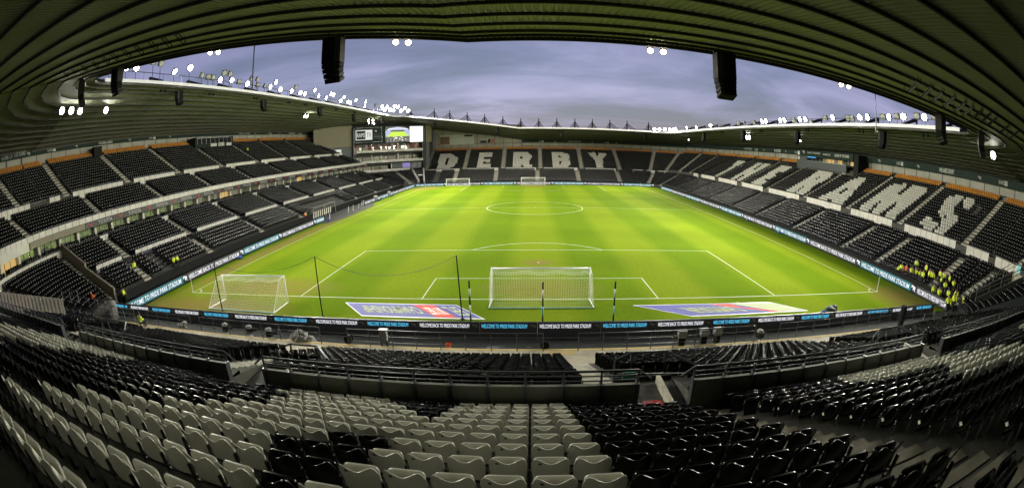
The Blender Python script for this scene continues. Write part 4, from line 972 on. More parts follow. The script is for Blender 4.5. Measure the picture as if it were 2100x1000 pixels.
EUN = [[59.6, 19.4], [56.7, 19.3], [52.1, 19.3], [36.4, 19.3], [30.8, 18.8], [26.6, 19.4], [20.5, 19.4], [19.5, 19.3], [12.4, 19.5], [9.5, 19.6], [5.5, 19.7], [2.4, 19.8]]
random.seed(3)
WLIT.sort(); ELIT.sort()
for i, (y, z) in enumerate(WLIT): floodlight((-46.5, y, z), (random.uniform(-12, 42), min(104, max(1, y*.95+random.uniform(-14, 20))), 0), True, f'lit floodlight on the left roof edge, {ORD(i+1)} lit one from the near end', (-46.6, y, 24.3), SPOT_POWER, lens='lensbig' if z > 26 else 'lens')
for i, p in enumerate(WCL): floodlight(p, (random.uniform(-5, 15), random.uniform(55, 85), 0), True, f'lit floodlight in the dazzling cluster above the big screen, {ORD(i+1)} from the left', (p[0]-.3, p[1]+.2, 24.2), SPOT_POWER, lens='lensbig', size=1.15)
for i, (y, z) in enumerate(sorted(WUN)): floodlight((-46.5, y, z), (5, y+random.uniform(-25, 15), 0), False, f'unlit grey floodlight on the left roof edge, {ORD(i+1)} unlit one from the near end', (-46.6, y, 24.3))
for i, (y, z) in enumerate(ELIT): floodlight((45.5, y, z), (random.uniform(-42, 12), min(104, max(1, y*.95+random.uniform(-14, 20))), 0), True, f'lit floodlight on the right roof edge, {ORD(i+1)} lit one from the near end', (45.6, y, 18.5), SPOT_POWER*1.25, size=.95)
for i, p in enumerate(ECL): floodlight(p, (random.uniform(-15, 5), random.uniform(55, 85), 0), True, f'lit floodlight at the far right roof corner, {ORD(i+1)} of the cluster from the left', (p[0]+.1, p[1]+.1, 18.4), SPOT_POWER*1.1, size=1.0)
for i, (y, z) in enumerate(sorted(EUN)): floodlight((45.5, y, z), (-5, y+random.uniform(-25, 15), 0), False, f'unlit grey floodlight on the right roof edge, {ORD(i+1)} unlit one from the near end', (45.6, y, 18.5))
# floodlights slung below the roofs
UW = [[-52.7, -5.5, 22.2], [-53.0, -3.7, 22.2], [-53.2, -2.0, 22.1], [-53.5, 3.0, 22.1], [-53.5, 62.6, 22.1], [-53.5, 64.0, 22.1], [-50.7, 99.2, 22.4], [-50.3, 101.7, 22.5], [-50.8, 104.0, 22.4], [-50.6, 99.4, 21.6], [-50.3, 101.9, 21.6], [-50.6, 104.2, 21.5]]
wn_ = ['1st of three', '2nd of three', '3rd of three', 'single one right of the three', 'left of the middle pair', 'right of the middle pair']+[f'{ORD(k)} of the six near the screen' for k in range(1, 7)]
for p, t in zip(UW, wn_): floodlight(p, (0, max(8, p[1]+18), 2), True, f'lit floodlight slung under the left roof, {t}', (p[0], p[1], p[2]+.9), 350, size=1.0, lens='lensbig', group='floodlights slung below the roofs', ang=165)
for p, t in zip([[50.0, 63.6, 16.6], [50.0, 62.4, 16.6], [52.8, 44.4, 16.3], [49.8, -5.2, 16.6], [51.2, 108, 16.3]], ('left of the bright pair', 'right of the bright pair', 'small one beside a speaker', 'nearest one at the right edge', 'furthest one in the far corner')):
    floodlight(p, (0, max(5, p[1]-4), 2), True, f'lit floodlight slung under the right roof, {t}', (p[0], p[1], p[2]+.9), 350, size=1.0 if p[2] != 16.3 else .4, lens='lensbig', group='floodlights slung below the roofs', ang=165)
for p, t in zip([[-25.45, -4.4, 20.95], [-24.5, -4.4, 20.75], [-9.3, -4.3, 18.5], [-8.45, -4.3, 18.38], [6.8, -4.3, 17.78], [7.65, -4.3, 17.78], [22.75, -4.3, 17.97], [23.6, -4.3, 17.97]],
                ('left one of the furthest left pair', 'right one of the furthest left pair', 'left one of the pair left of centre', 'right one of the pair left of centre', 'left one of the pair right of centre', 'right one of the pair right of centre', 'left one of the furthest right pair', 'right one of the furthest right pair')):
    floodlight(p, (p[0]*.7, -26, 6), True, f'warm lit lamp on the near roof edge, {t}', (p[0], p[1]-.5, p[2]+.35), 60, size=.42, lens='lenswarm', group='warm lamps on the near roof edge', ang=150)
# unlit racks under the near roof
for L_, sd in (([[19.6, -15.0, 16.8], [20.9, -15.1, 16.8], [22.0, -15.2, 16.8], [23.1, -15.5, 16.8], [24.1, -15.8, 16.7], [25.2, -15.8, 16.7], [26.1, -16.1, 16.7], [27.0, -16.4, 16.7], [28.0, -16.5, 16.7], [30.5, -16.4, 16.7], [31.9, -16.7, 16.6]], 'right'),
               ([[-19.4, -14.1, 19.4], [-20.8, -14.0, 19.6], [-22.1, -14.1, 19.8], [-23.7, -14.1, 20.0], [-25.1, -14.2, 20.2], [-26.5, -14.4, 20.4], [-28.2, -14.1, 20.7], [-30.1, -14.0, 21.0], [-31.6, -14.3, 21.2], [-33.5, -14.3, 21.5], [-34.9, -14.5, 21.7]], 'left')):
    for i, p in enumerate(L_):
        t = thing('floodlight_rack', f'unlit hanging floodlight frame under the near roof on the {sd}, {ORD(i+1)} outward from the middle', 'floodlight', (p[0], p[1], p[2]-.15), .25 if sd == 'right' else -.25, group='unlit floodlight frames under the near roof')
        fr = MB()
        for s_ in (-.2, .2): fr.tube((s_, -.45, .2), (s_, .5, -.5), .025, 5)
        for k in range(5): fr.tube((-.2, -.45+.2375*k, .2-.175*k), (.2, -.45+.2375*k, .2-.175*k), .022, 5)
        fr.tube((-.2, -.4, .1), (-.2, -.5, .6), .025, 5); fr.tube((.2, -.4, .1), (.2, -.5, .6), .025, 5); fr.path([(-.2, .5, -.5), (-.25, .62, -.3), (-.2, .5, 0)], .02, 5)
        fr.build('frame', M['dark'], t)
        for k in range(3 if sd == 'right' else 1):
            pn = MB(); pn.cbox((0, -.22+.26*k, .05-.19*k), (1, 0, 0), (0, .8, -.6), (0, .6, .8), .36, .27, .08); pn.build('lamp_panel', M['white'] if sd == 'right' and i < 6 else M['housing'], t)
# loudspeaker stacks
def speaker(p, h, w, label, rz=0.0, small=False):
    t = thing('line_array_speaker', label, 'loudspeaker', p, rz, 'loudspeaker stacks hung from the roofs')
    mb = MB(); n = 3; hb = h*.6
    mb.box(-w/2, w/2, -.35, .35, -hb, -.08, 0); mb.box(-w/2-.02, -w/2+.3*w, -.36, .36, -hb+.02, -.12, 1)
    z = -hb; y = 0; sh = (h-hb)/4
    for k in range(4):
        y -= .02+.03*k; mb.cbox((0, y, z-sh/2), (1, 0, 0), (0, 1, -.10*(k+1)), (0, .10*(k+1), 1), w*(1-.07*k), .62, sh*.95, 0)
        mb.cbox((-w*.36, y, z-sh/2), (1, 0, 0), (0, 1, -.10*(k+1)), (0, .10*(k+1), 1), w*.2, .66, sh*.6, 1); z -= sh
    mb.build('cabinet_stack', [M['speaker'], M['speakerside']], t)
    br = MB(); br.box(-w/2-.1, w/2+.1, -.08, .08, -.08, .02); br.tube((-w*.3, 0, 0), (-w*.3, 0, .5), .03, 5); br.tube((w*.3, 0, 0), (w*.3, 0, .5), .03, 5); br.build('hanging_frame', M['steel'], t)
    return t
speaker((10.75, -7.0, 17.6), 2.85, 1.25, 'large black loudspeaker stack hanging right of centre against the sky', .0)
speaker((-12.5, -7.0, 18.7), 2.85, 1.25, 'large black loudspeaker stack hanging left of centre against the sky', PI)
speaker((33.9, -7.0, 17.85), 2.6, 1.25, 'black loudspeaker stack hanging near the right end of the near roof edge', .2)
speaker((39.3, -9.0, 17.5), 2.4, 1.0, 'narrow loudspeaker stack hanging in the near right roof corner', .6)
speaker((-36.4, -7.0, 22.6), 2.7, 1.3, 'black loudspeaker stack hanging near the left end of the near roof edge', PI)
speaker((-40.8, -9.0, 22.5), 2.6, 1.2, 'loudspeaker stack hanging in the near left roof corner', PI-.5)
for i, p in enumerate([[-47.6, 13.1, 23.6], [-48.5, 37.2, 23.5], [-48.5, 60.9, 23.5], [-49.6, 84.4, 23.3], [-47.7, 103.4, 23.5]]): speaker(p, 2.1, 1.2, f'loudspeaker stack hanging under the left roof, {ORD(i+1)} from the near end', PI/2)
for i, p in enumerate([[46.5, 13.4, 17.8], [47.3, 37.6, 17.7], [46.7, 59.2, 17.8], [46.8, 83.7, 17.8]]): speaker(p, 2.5, 1.2, f'loudspeaker stack hanging under the right roof, {ORD(i+1)} from the near end', -PI/2)
for i, p in enumerate([[-33.1, 116.5, 21.2], [-11.7, 116.5, 18.6], [9.7, 116.5, 17.3], [38.3, 116.5, 17.4]]): speaker(p, 1.9, 1.1, f'loudspeaker stack hanging under the far roof, {ORD(i+1)} from the left', 0)
# small paired lamps/cameras under the edges
k = 0
for (x, ys, z, nm_) in ((-47.4, [9.5, 20.5, 33, 45, 52, 60, 68, 80], 23.75, 'left'), (46.2, [2, 4.5, 18, 33, 50, 70], 17.95, 'right')):
    for i, y in enumerate(ys):
        t = thing('spotlight_pair', f'small pair of black spotlights under the {nm_} roof edge, {ORD(i+1)} from the near end', 'spotlight', (x, y, z), 0, 'small paired spotlights')
        for s_ in (-.45, .45):
            mb = MB(); mb.tube((0, s_, 0), (0, s_, -.25), .04, 5); mb.blob((0, s_, -.45), .24, .24, .26, 8, 6); mb.build('spotlight_head', M['dark'], t)
for i, (x, z0, z1) in enumerate(((-20.2, 20.4, 17.0), (26.2, 18.0, 14.8))):
    t = thing('hanging_rod', f'thin dark rod hanging from the near roof edge on the {"left" if i == 0 else "right"}', 'rod', (x, -5.0, z1), 0, 'rods hung from the near roof edge')
    mb = MB(); mb.tube((0, 0, 0), (0, 0, z0-z1), .05, 6); mb.blob((0, 0, 0), .10, .10, .14, 8, 6); mb.build('rod', M['rail'], t)
# masts on the far roof
MX = [-41.6, -33.4, -28.0, -22.0, -16.1, -10.0, -4.0, 2.0, 8.0, 14.1, 20.0, 26.0, 32.0, 39.6]
for i, x in enumerate(MX):
    zb = z_edge(x)-.1; h = 3.75 if x > -33 else (4.0 if x > -40 else 2.6)
    t = thing('roof_mast', f'thin braced steel mast on the far roof, {ORD(i+1)} from the left', 'mast', (x, 117.2, zb), 0, 'masts along the far roof')
    mb = MB(); mb.tube((0, 0, 0), (0, 0, h*.72), .22, 6); mb.tube((0, 0, h*.72), (0, 0, h+.15), .15, 6); mb.build('mast', M['steel'], t)
    for dx_, dz_ in ((-2.1, -.1), (2.1, -.1), (-1.1, 0), (1.1, 0)):
        mb = MB(); mb.tube((0, 0, h*(.78 if abs(dx_) > 1.5 else .62)), (dx_*(1 if x > -20 else (1.9 if dx_ < 0 else .8))*(1 if x < 24 else (.8 if dx_ < 0 else 1.9)), -1.2 if abs(dx_) < 1.5 else .4, dz_+max(0, -dx_)*.12*(x < -4)), .13, 5); mb.build('brace', M['steel'], t)
for sd, x, ys, zb in (('left', -47.6, [9.5, 18, 26, 34, 42, 51, 60, 69, 78, 87, 96], 24.3), ('right', 46.6, [1, 9, 17.5, 25, 33, 41, 49, 57, 65, 73, 81, 90, 99], 18.5)):
    for i, y in enumerate(ys):
        t = thing('roof_bracket', f'dark cantilever bracket on top of the {sd} roof edge, {ORD(i+1)} from the near end', 'bracket', (x, y, zb), 0, 'brackets on the side roofs')
        sx = -1 if sd == 'left' else 1
        mb = MB(); mb.tube((0, 0, .35), (sx*3.2, 0, 1.5), .2, 6, r2=.3); mb.tube((sx*.5, 0, .6), (0, 1.6, .0), .09, 5); mb.tube((sx*.5, 0, .6), (0, -1.6, .0), .09, 5); mb.tube((sx*.5, 0, .6), (sx*.9, 0, -.1), .12, 5)
        mb.tube((sx*3.2, 0, 1.5), (sx*3.2, 0, -.8), .15, 5); mb.build('arm', M['steel'], t)
for sd, x, zb, stx in (('left', -46.3, 24.5, ST_W), ('right', 45.4, 18.6, ST_E)):
    mb = MB(); mb.tube((x, -3, zb+.75), (x, 108, zb+.75), .05, 5); er = mb.build('edge_rail', M['rail'], stx)
    for k in range(30): mb = MB(); mb.tube((x, -3+k*3.8, zb-.2), (x, -3+k*3.8, zb+.75), .035, 5); mb.build('post', M['rail'], er)
mb = MB(); mb.path([(RE0, 114, 25.1), (-4.5, 114, 19.1), (42, 114, 19.1)], .05, 5); mb.build('edge_rail', M['rail'], ST_N)

# ------------------------------------------------------------------ corner box building with screens
st = thing('corner_box_building', 'corner block of glazed box balconies with a big screen and a RAMS TV sign', 'building')
A0 = Vector((-58.5, 105.5, 0)); DV = Vector((1, 1, 0)).normalized(); NV = Vector((1, -1, 0)).normalized(); UP_ = Vector((0, 0, 1))
def C_(t, z, out=0.0): return A0+DV*t+NV*out+UP_*z
def cb(mb, t0, t1, z0, z1, o0, o1, mi=0): mb.obox(C_(t0, z0, o0), DV, NV, UP_, t1-t0, o1-o0, z1-z0, mi)
for a_ in ((-.3, 27.8, 0, 21.5, -4.5, -4.2), (-9, -.2, 0, 14.8, -1.2, -.9), (27.6, 30.4, 0, 15.0, -1.2, -.9), (27.6, 27.9, 4, 20.5, -4.18, -.02), (-.3, 0, 4, 20.5, -4.18, -.02)): mb = MB(); cb(mb, *a_, 0); mb.build('dark_wall', M['grey_clad'], st)
mb = MB(); cb(mb, -14, -.2, 14.8, 21.8, -1.3, -1.0, 0); mb.build('beige_wall', M['beige'], st); mb = MB(); cb(mb, 27.6, 31.5, 15.0, 21.5, -1.3, -1.0, 0); mb.build('beige_wall', M['beige'], st)
flo = [(5.0, 4.9, 6.0, 2.2), (8.2, 8.3, 9.5, 1.4), (11.8, 11.7, 12.9, .9)]
for i, (zf, za, zb_, t0) in enumerate(flo):
    mb = MB(); cb(mb, 0, 27.6, zf-.35, zf-.02, -4.2, .0, 0); fl_ = mb.build('balcony_floor', M['concrete'], st)
    mb = MB(); n = 15; t1 = 27.2 if i else 21.5; w = (t1-t0)/n
    for k in range(n): cb(mb, t0+k*w+.04, t0+(k+1)*w-.04, zf-.1+(.5-.3*k/n), zf+.75+(.5-.3*k/n), .02, .10, 0)
    cb(mb, t0, t1, zf-.1, zf+.7, -.08, .0, 1)
    pb = mb.build('balcony_front', [M['panel'], M['dark']], fl_)
    for k in range(4 if i == 0 else 5):
        put_text(['PRIDE PARK STADIUM', 'DERBY COUNTY', 'THE RAMS', 'RAMS TV', 'DERBY'][k], C_(t0+1.5+k*5, zf+.4, .13), DV, UP_, 3.0, .24, M['rail'], pb)
    for k in range(8):
        a = 1+k*3.3; b = a+3.0
        if i == 0 and a > 14: break
        gm = MB(); 
        for j in range(3):
            q = [C_(a+j, zf+.05, -2.5), C_(a+j+.92, zf+.05, -2.5), C_(a+j+.92, zf+2.35, -2.5), C_(a+j, zf+2.35, -2.5)]; gm.face(q, random.choice([0, 0, 1, 1, 2]))
        gm.build('box_window', [M['glass'], M['room'], M['room'] if i < 2 else M['redroom']], fl_)
    ch = MB()
    for k in range(38):
        t = 1.2+k*.68
        if i == 0 and t > 20: break
        cb(ch, t, t+.48, zf, zf+1.05, -.9, -.6, 0)
    ch.build('balcony_seating', M['blackseat'], fl_)
    for t in ((6.7, 17.0, 27.2) if i else (0.6, 14.2)): col_ = MB(); cb(col_, t-.12, t+.12, zf, zf+3.2, -.5, -.25, 0); col_.build('column', M['panel'], fl_)
mb = MB(); cb(mb, 14.3, 27.3, 5.6, 8.0, -1.0, -.8, 0); wl = mb.build('lower_wall', M['grey_clad'], st)
mb = MB(); cb(mb, 18.9, 22.0, 6.2, 7.8, -.78, -.7, 0); mb.build('small_screen', M['purple'], wl)
mb = MB(); cb(mb, 22.8, 24.7, 5.9, 7.5, -.78, -.72, 0); mb.build('dark_window', M['rail'], wl); mb = MB(); cb(mb, 25.1, 27.0, 5.9, 7.5, -.78, -.72, 0); mb.build('dark_window', M['rail'], wl)
# top storey: dim room with red light behind, signs above
mb = MB()
for k in range(16):
    t = .6+k*1.68
    if k in (2, 5, 11): continue
    cb(mb, t, t+random.uniform(.8, 1.5), 13.6+random.uniform(0, .4), 14.6+random.uniform(0, .5), -3.4, -3.3, 0 if k % 3 else 1)
mb.build('lit_interior', [M['redroom'], M['room']], st)
mb = MB(); cb(mb, 0, 27.4, 15.3, 21.3, -.3, -.1, 0); sb = mb.build('sign_backing', M['fascia'], st)
mb = MB(); cb(mb, .1, 10.6, 15.8, 20.75, -.1, 0.02, 0); cb(mb, .1, 10.6, 15.75, 15.82, .02, .06, 1); cb(mb, .1, 10.6, 20.68, 20.75, .02, .06, 1); cb(mb, .1, .18, 15.75, 20.75, .02, .06, 1); cb(mb, 10.5, 10.6, 15.75, 20.75, .02, .06, 1)
sg = mb.build('sign', [M['fascia'], M['railgrey']], sb)
mb = MB(); cb(mb, .7, 6.9, 16.6, 20.0, .03, .06, 0); mb.build('sign_panel', M['signwhite'], sg)
mb = MB(); cb(mb, .95, 4.3, 16.85, 19.7, .065, .08, 0); mb.build('sign_panel', M['fascia'], sg)
put_text('RAMS', C_(1.15, 17.5, .095), DV, UP_, 2.95, 1.5, M['signwhite'], sg, bold=.0); put_text('TV', C_(4.75, 17.5, .08), DV, UP_, 1.7, 1.5, M['fascia'], sg, bold=.0)
mb = MB(); cb(mb, 7.5, 10.1, 18.3, 18.36, .03, .05, 0); cb(mb, 7.5, 10.1, 16.95, 17.0, .03, .05, 0)
for k in range(7): cb(mb, 7.6+k*.36, 7.85+k*.36, 17.5, 17.75, .03, .05, 0)
mb.build('sign_script', M['dimletter'], sg); put_ram(C_(7.8, 19.0, .04), DV, UP_, .8, .8, M['railgrey'], sg)
# video screen: a live picture of this stadium
mb = MB(); cb(mb, 11.9, 27.4, 15.3, 20.9, -.1, 0.0, 0); vsn = mb.build('video_screen', M['led_black'], sb)
def ell_(mb, tc, zc, rt, rz, out, a0=0, a1=2*PI, n=24, mi=0):
    mb.face([C_(tc+rt*math.cos(a0+(a1-a0)*k/n), zc+rz*math.sin(a0+(a1-a0)*k/n), out) for k in range(n+1)], mi)
pic = MB(); pic.face([C_(12.0, 17.4, .02), C_(21.6, 17.4, .02), C_(21.6, 19.4, .02), C_(20.0, 20.3, .02), C_(16.8, 20.7, .02), C_(13.5, 20.3, .02), C_(12.0, 19.3, .02)], 0)
pic.face([C_(12.2, 17.3, .04), C_(21.4, 17.3, .04), C_(19.0, 19.0, .04), C_(14.5, 19.0, .04)], 1); pic.face([C_(13.9, 19.0, .03), C_(19.6, 19.0, .03), C_(19.2, 19.5, .03), C_(14.3, 19.5, .03)], 2)
for k in range(14): pic.face([C_(12.8+k*.6, 19.75+.35*math.sin(k/13*PI), .05), C_(13.2+k*.6, 19.75+.35*math.sin(k/13*PI), .05), C_(13.2+k*.6, 19.95+.35*math.sin(k/13*PI), .05), C_(12.8+k*.6, 19.95+.35*math.sin(k/13*PI), .05)], 3)
for k in range(22): 
    t = random.uniform(13.5, 20.2); z = random.uniform(15.7, 17.1); pic.face([C_(t, z, .04), C_(t+random.uniform(.1, .5), z+.05, .04), C_(t+random.uniform(.1, .5), z+.25, .04), C_(t, z+.2, .04)], 3)
pic.build('screen_picture', [emis('screen_sky', (.55, .6, .85), .9), emis('screen_grass', (.55, .8, .08), 1.2), M['led_black'], M['scrwhite']], vsn)
mb = MB(); cb(mb, 21.7, 27.4, 15.15, 20.75, .02, .06, 0); mb.build('white_screen', M['scrwhite'], vsn)
# lower corner seating and tunnel in front
st2 = thing('corner_terrace', 'small far left corner terrace with pale stair walls and a dark tunnel mouth', 'grandstand')
PN = stairs_profile(.3, .9, 12, .78, .33)
mb = MB(); sweep(mb, ANW, deg(98), deg(178), [(.3, 0)]+PN[1:]+[(14.6, 4.6)]); mb.build('terrace', M['concrete'], st2)
seat_rows_n = len(SEATS)
aisle(ANW, deg(140), 1.6, .3, .9, 12, .78, .33, st2)
for an in (104, 118):
    mb = MB(); p0 = ANW.P(deg(an), 0.2); p1 = ANW.P(deg(an), 9.6); mb.beam((*p0, 1.9), (*p1, 5.6), .5, 1.6); mb.build('stair_wall', M['panel'], st2)
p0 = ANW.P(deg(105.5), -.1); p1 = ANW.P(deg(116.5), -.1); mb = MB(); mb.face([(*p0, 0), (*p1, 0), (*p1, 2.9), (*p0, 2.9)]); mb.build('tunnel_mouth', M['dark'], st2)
p0 = ANW.P(deg(107), 3); p1 = ANW.P(deg(115), 3); mb = MB(); mb.beam((*p0, 3.6), (*p1, 3.6), .2, .25); mb.build('tunnel_light', M['signwhite'], st2)
for z_ in (5.3,):
    n = 16
    for an in range(0, 1): panels(ANW, deg(120), deg(176), 13.9, 4.4, 5.3, st2, plen=1.4)
mb = MB()
for k in range(12):
    p = ANW.P(deg(130+k*3.5), .2); mb.tube((*p, .8), (*p, 2.0), .03, 5)
for h in (1.5, 2.0): mb.path([(*ANW.P(deg(130+k*3.5), .2), h) for k in range(12)], .03, 5)
mb.build('guard_rail', M['railgrey'], st2)

# press box on the right hand stand
st = thing('press_box', 'dark press box with lit yellow windows at the back of the right stand', 'building')
mb = MB(); mb.box(64.0, 68.5, 39.2, 61.5, 13.75, 15.25, 0); mb.box(64.0, 64.3, 41.5, 57.0, 11.2, 12.75, 1); mb.box(64.2, 68.5, 37.6, 39.2, 9.8, 15.2, 2); mb.box(66.8, 68.5, 39.2, 61.5, 10, 13.8, 2); mb.box(64, 68, 57, 61.5, 10.0, 13.8, 1)
mb.box(63.95, 64.05, 41.5, 57.0, 12.75, 12.82, 3)
wl = mb.build('walls', [M['fascia'], M['grey_clad'], M['dark'], M['railgrey']], st)
cols = ['glass', 'glass', 'room', 'warmroom', 'warmroom', 'room', 'warmroom', 'glass', 'glass', 'warmroom']
for k in range(10):
    w = MB(); y1 = 56.8-k*1.55; w.box(66.6, 66.7, y1-1.45, y1, 12.83, 13.7, 0); wo_ = w.build('window', M[cols[k]], st)
    fr = MB(); fr.box(64.4, 64.5, y1-1.55, y1-1.48, 12.83, 13.74, 0); fr.build('window_frame', M['railgrey'], wo_)
put_text('HOME OF THE RAMS', (63.97, 45.8, 14.3), (0, -1, 0), (0, 0, 1), 5.2, .62, M['lettering'], st); put_text('RAMS TV', (63.97, 50.3, 14.35), (0, -1, 0), (0, 0, 1), 2.8, .4, M['lettering'], st)
put_text('THE STADIUM', (63.97, 57, 14.5), (0, -1, 0), (0, 0, 1), 5.5, .36, M['lettering'], st); put_ram((63.97, 59, 14.35), (0, -1, 0), (0, 0, 1), .9, .7, M['lettering'], st)
mb = MB(); mb.box(63.85, 63.95, 53.2, 56.6, 13.55, 13.74); mb.build('blue_light', emis('blue_light', (.05, .45, .9), 1.2), st)
for q_ in ((60.2, 61.2, 14.0, 14.9), (60.2, 61.0, 12.9, 13.6)): mb = MB(); mb.box(63.9, 63.98, *q_); mb.build('notice_sign', M['lettering'], st)

# black equipment box at the back of the left stand
t = thing('equipment_box', 'black cube box on a pole at the back of the left stand', 'box', (-71.2, 12.3, 0))
mb = MB(); mb.box(-.6, .6, -.95, .95, 17.9, 19.6); mb.build('casing', M['dark'], t)
mb = MB(); mb.tube((0, 0, 19.6), (0, 0, 20.6), .06, 6); mb.tube((.2, 0, 16.5), (.2, 0, 17.9), .08, 6); mb.build('pole', M['dark'], t)
t = thing('lit_sign', 'small square white lit sign on the dark wall left of the RAMS TV sign', 'sign', (0, 0, 0))
mb = MB(); cb(mb, -6.4, -4.4, 11.9, 14.0, -.85, -.7); mb.build('face', M['signwhite'], t); put_ram(C_(-5.8, 12.5, -.68), DV, UP_, .8, .8, M['rail'], t)

# ------------------------------------------------------------------ goals
def goal(loc, rz, label, d=2.0, w=7.32, h=2.44, port=False, nets=True):
    t = thing('football_goal', label, 'goal', loc, rz, 'goals'); r = .06
    # front at y=0 facing +y, net towards -y
    if not port: top = [(-w/2, -.95, h-.02), (w/2, -.95, h-.02)]
    mb = MB(); mb.tube((-w/2, 0, 0), (-w/2, 0, h+r), r, 10); mb.build('post', M['white'], t, True)
    mb = MB(); mb.tube((w/2, 0, 0), (w/2, 0, h+r), r, 10); mb.build('post', M['white'], t, True)
    mb = MB(); mb.tube((-w/2, 0, h), (w/2, 0, h), r, 10); mb.build('crossbar', M['white'], t, True)
    mb = MB(); rr = .05 if port else .035
    for s_ in (-1, 1):
        x = s_*(w/2+.12)
        mb.tube((s_*w/2, 0, .04), (x, -d, .04), rr, 6)
        if port: mb.tube((s_*w/2, 0, h), (s_*w/2, -.8, h-.02), .025, 6); mb.tube((s_*w/2, -.8, h-.02), (x, -d, .04), .025, 6)
        else: mb.tube((s_*w/2, -.02, h), (s_*w/2, -.85, h-.1), .03, 6)
    mb.tube((-w/2-.12, -d, .05), (w/2+.12, -d, .05), rr, 6); mb.build('base_frame', M['white'] if port else M['trim'], t)
    ku = MB(); ku.tube((-w/2-.1, -d-.05, .05), (w/2+.1, -d-.05, .05), .03, 5); ku.build('ground_peg_bar', M['lightblue'], t)
    # net: back, sides, roof as cords
    nb = MB(); c = .0047
    nx = 62; tp = (-.85, h-.10)
    def sag(x, k): return -.10*math.sin(PI*(x+w/2)/w*3)**2*k
    prof = [(0, h-.02), (tp[0]*.5, h-.10), (tp[0], h-.22), (-1.35, h*.60), (-1.75, h*.28), (-d, .06)]
    def pp(s_):
        s_ *= len(prof)-1; i = min(int(s_), len(prof)-2); f_ = s_-i; return (prof[i][0]*(1-f_)+prof[i+1][0]*f_, prof[i][1]*(1-f_)+prof[i+1][1]*f_)
    for i in range(nx+1):
        x = -w/2+w*i/nx
        pts = [(x*(1+.03*k/5), pr[0], pr[1]+sag(x, 1 if 0 < k < 4 else 0)) for k, pr in enumerate(prof)]; nb.path(pts, c, 3)
    nj = 30
    for j in range(1, nj):
        y, z = pp(j/nj); kk = j/nj; nb.path([(-w/2*(1+.03*kk)+(w*(1+.03*kk))*q/16, y, z+sag(-w/2+w*q/16, 1 if .15 < kk < .8 else 0)) for q in range(17)], c, 3)
    for s_ in (-1, 1):
        for j in range(14):
            z = .1+(h-.2)*j/14; ye = -d+(d-.9)*min(1, z/(h-.2)); nb.tube((s_*w/2, 0, z), (s_*(w/2+.1), ye, z), c, 3, cap=False)
        for j in range(1, 10):
            y = -d*j/10; zt = h-.1 if y > -.85 else (h-.1)*(1-(-y-.85)/(d-.85)); nb.tube((s_*(w/2+.05), y, .05), (s_*(w/2+.05), y, zt), c, 3, cap=False)
    nb.build('net', M['net'], t)
    return t
goal((0, 0, 0), 0, 'near goal in the middle foreground of the pitch', d=1.95)
goal((0, 105, 0), PI, 'far goal on the opposite goal line', d=1.6)
goal((-24.2, -1.54, 0), math.radians(-1.2), 'training goal beside the corner at the left foreground', d=2.5, h=2.25, port=True, w=7.35)
goal((-23.75, 106.3, 0), PI, 'spare goal parked behind the far goal line, left of the far goal', d=1.0, port=True, h=2.3)
# corner flags (bare white sticks)
for i, (x, y) in enumerate(((-34, 0), (34, 0), (-34, 105), (34, 105))):
    t = thing('corner_flag_pole', f"thin white corner pole at the {['near left', 'near right', 'far left', 'far right'][i]} corner of the pitch", 'pole', (x, y, 0), 0, 'corner poles')
    mb = MB(); mb.tube((0, 0, 0), (0, 0, 1.55), .032, 6); mb.build('pole', M['white'], t); mb = MB(); mb.tube((0, 0, 0), (0, 0, .08), .07, 8); mb.build('socket', M['white'], t)
# net posts with drooping cord
NP = [(-25.8, -4.55, 4.15), (-15.75, -4.4, 4.5), (-5.35, -4.12, 4.42)]
for i, (x, y, h) in enumerate(NP):
    t = thing('net_post', f"tall black net post {['in front of the training goal', 'between training goal and sponsor mat', 'at the right end of the left sponsor mat'][i]}", 'post', (x, y, 0), 0, 'tall black net posts')
    mb = MB(); mb.tube((0, 0, 0), ([.0, .0, -.2][i], 0, h), .05, 8, r2=.04); mb.build('pole', M['dark'], t); mb = MB(); mb.tube((0, 0, 0), (0, 0, .06), .16, 10); mb.build('base', M['dark'], t)
for i, (a, b) in enumerate(((0, 1), (1, 2))):
    t = thing('drooping_rope', f"slack dark cord strung between the {['left and middle', 'middle and right'][i]} net posts", 'rope', (0, 0, 0), 0, 'slack cords')
    p = Vector((NP[a][0], NP[a][1], NP[a][2])); q = Vector((NP[b][0]-(.2 if b == 2 else 0), NP[b][1], NP[b][2])); pts = []
    for k in range(25): s_ = k/24; v = p.lerp(q, s_); v.z -= 4*s_*(1-s_)*(.95 if i == 0 else 1.35); pts.append(v)
    mb = MB(); mb.path(pts, .016, 4); mb.build('cord', M['greencover'], t)
# banded poles behind the goal
for i, (x, y) in enumerate(((-4.72, -4.6), (0, -4.85), (4.66, -4.8))):
    t = thing('banded_pole', ['black and white banded pole left of the goal', 'banded pole with a light blue band directly behind the goal', 'banded pole with a light blue band right of the goal'][i], 'pole', (x, y, 0), 0, 'banded poles behind the near goal')
    cs = ['dark', 'white', 'dark', 'white', 'dark'] if i == 0 else ['dark', 'lightblue', 'dark', 'white', 'dark']; z = 0
    for k, (c, dz) in enumerate(zip(cs, (.62, .62, .58, .56, .50))):
        mb = MB(); mb.tube((0, 0, z), (0, 0, z+dz), .055, 10); mb.build('band', M[c], t, True); z += dz
    mb = MB(); mb.tube((0, 0, 0), (0, 0, .05), .12, 10); mb.build('base', M['lightblue' if i else 'dark'], t)
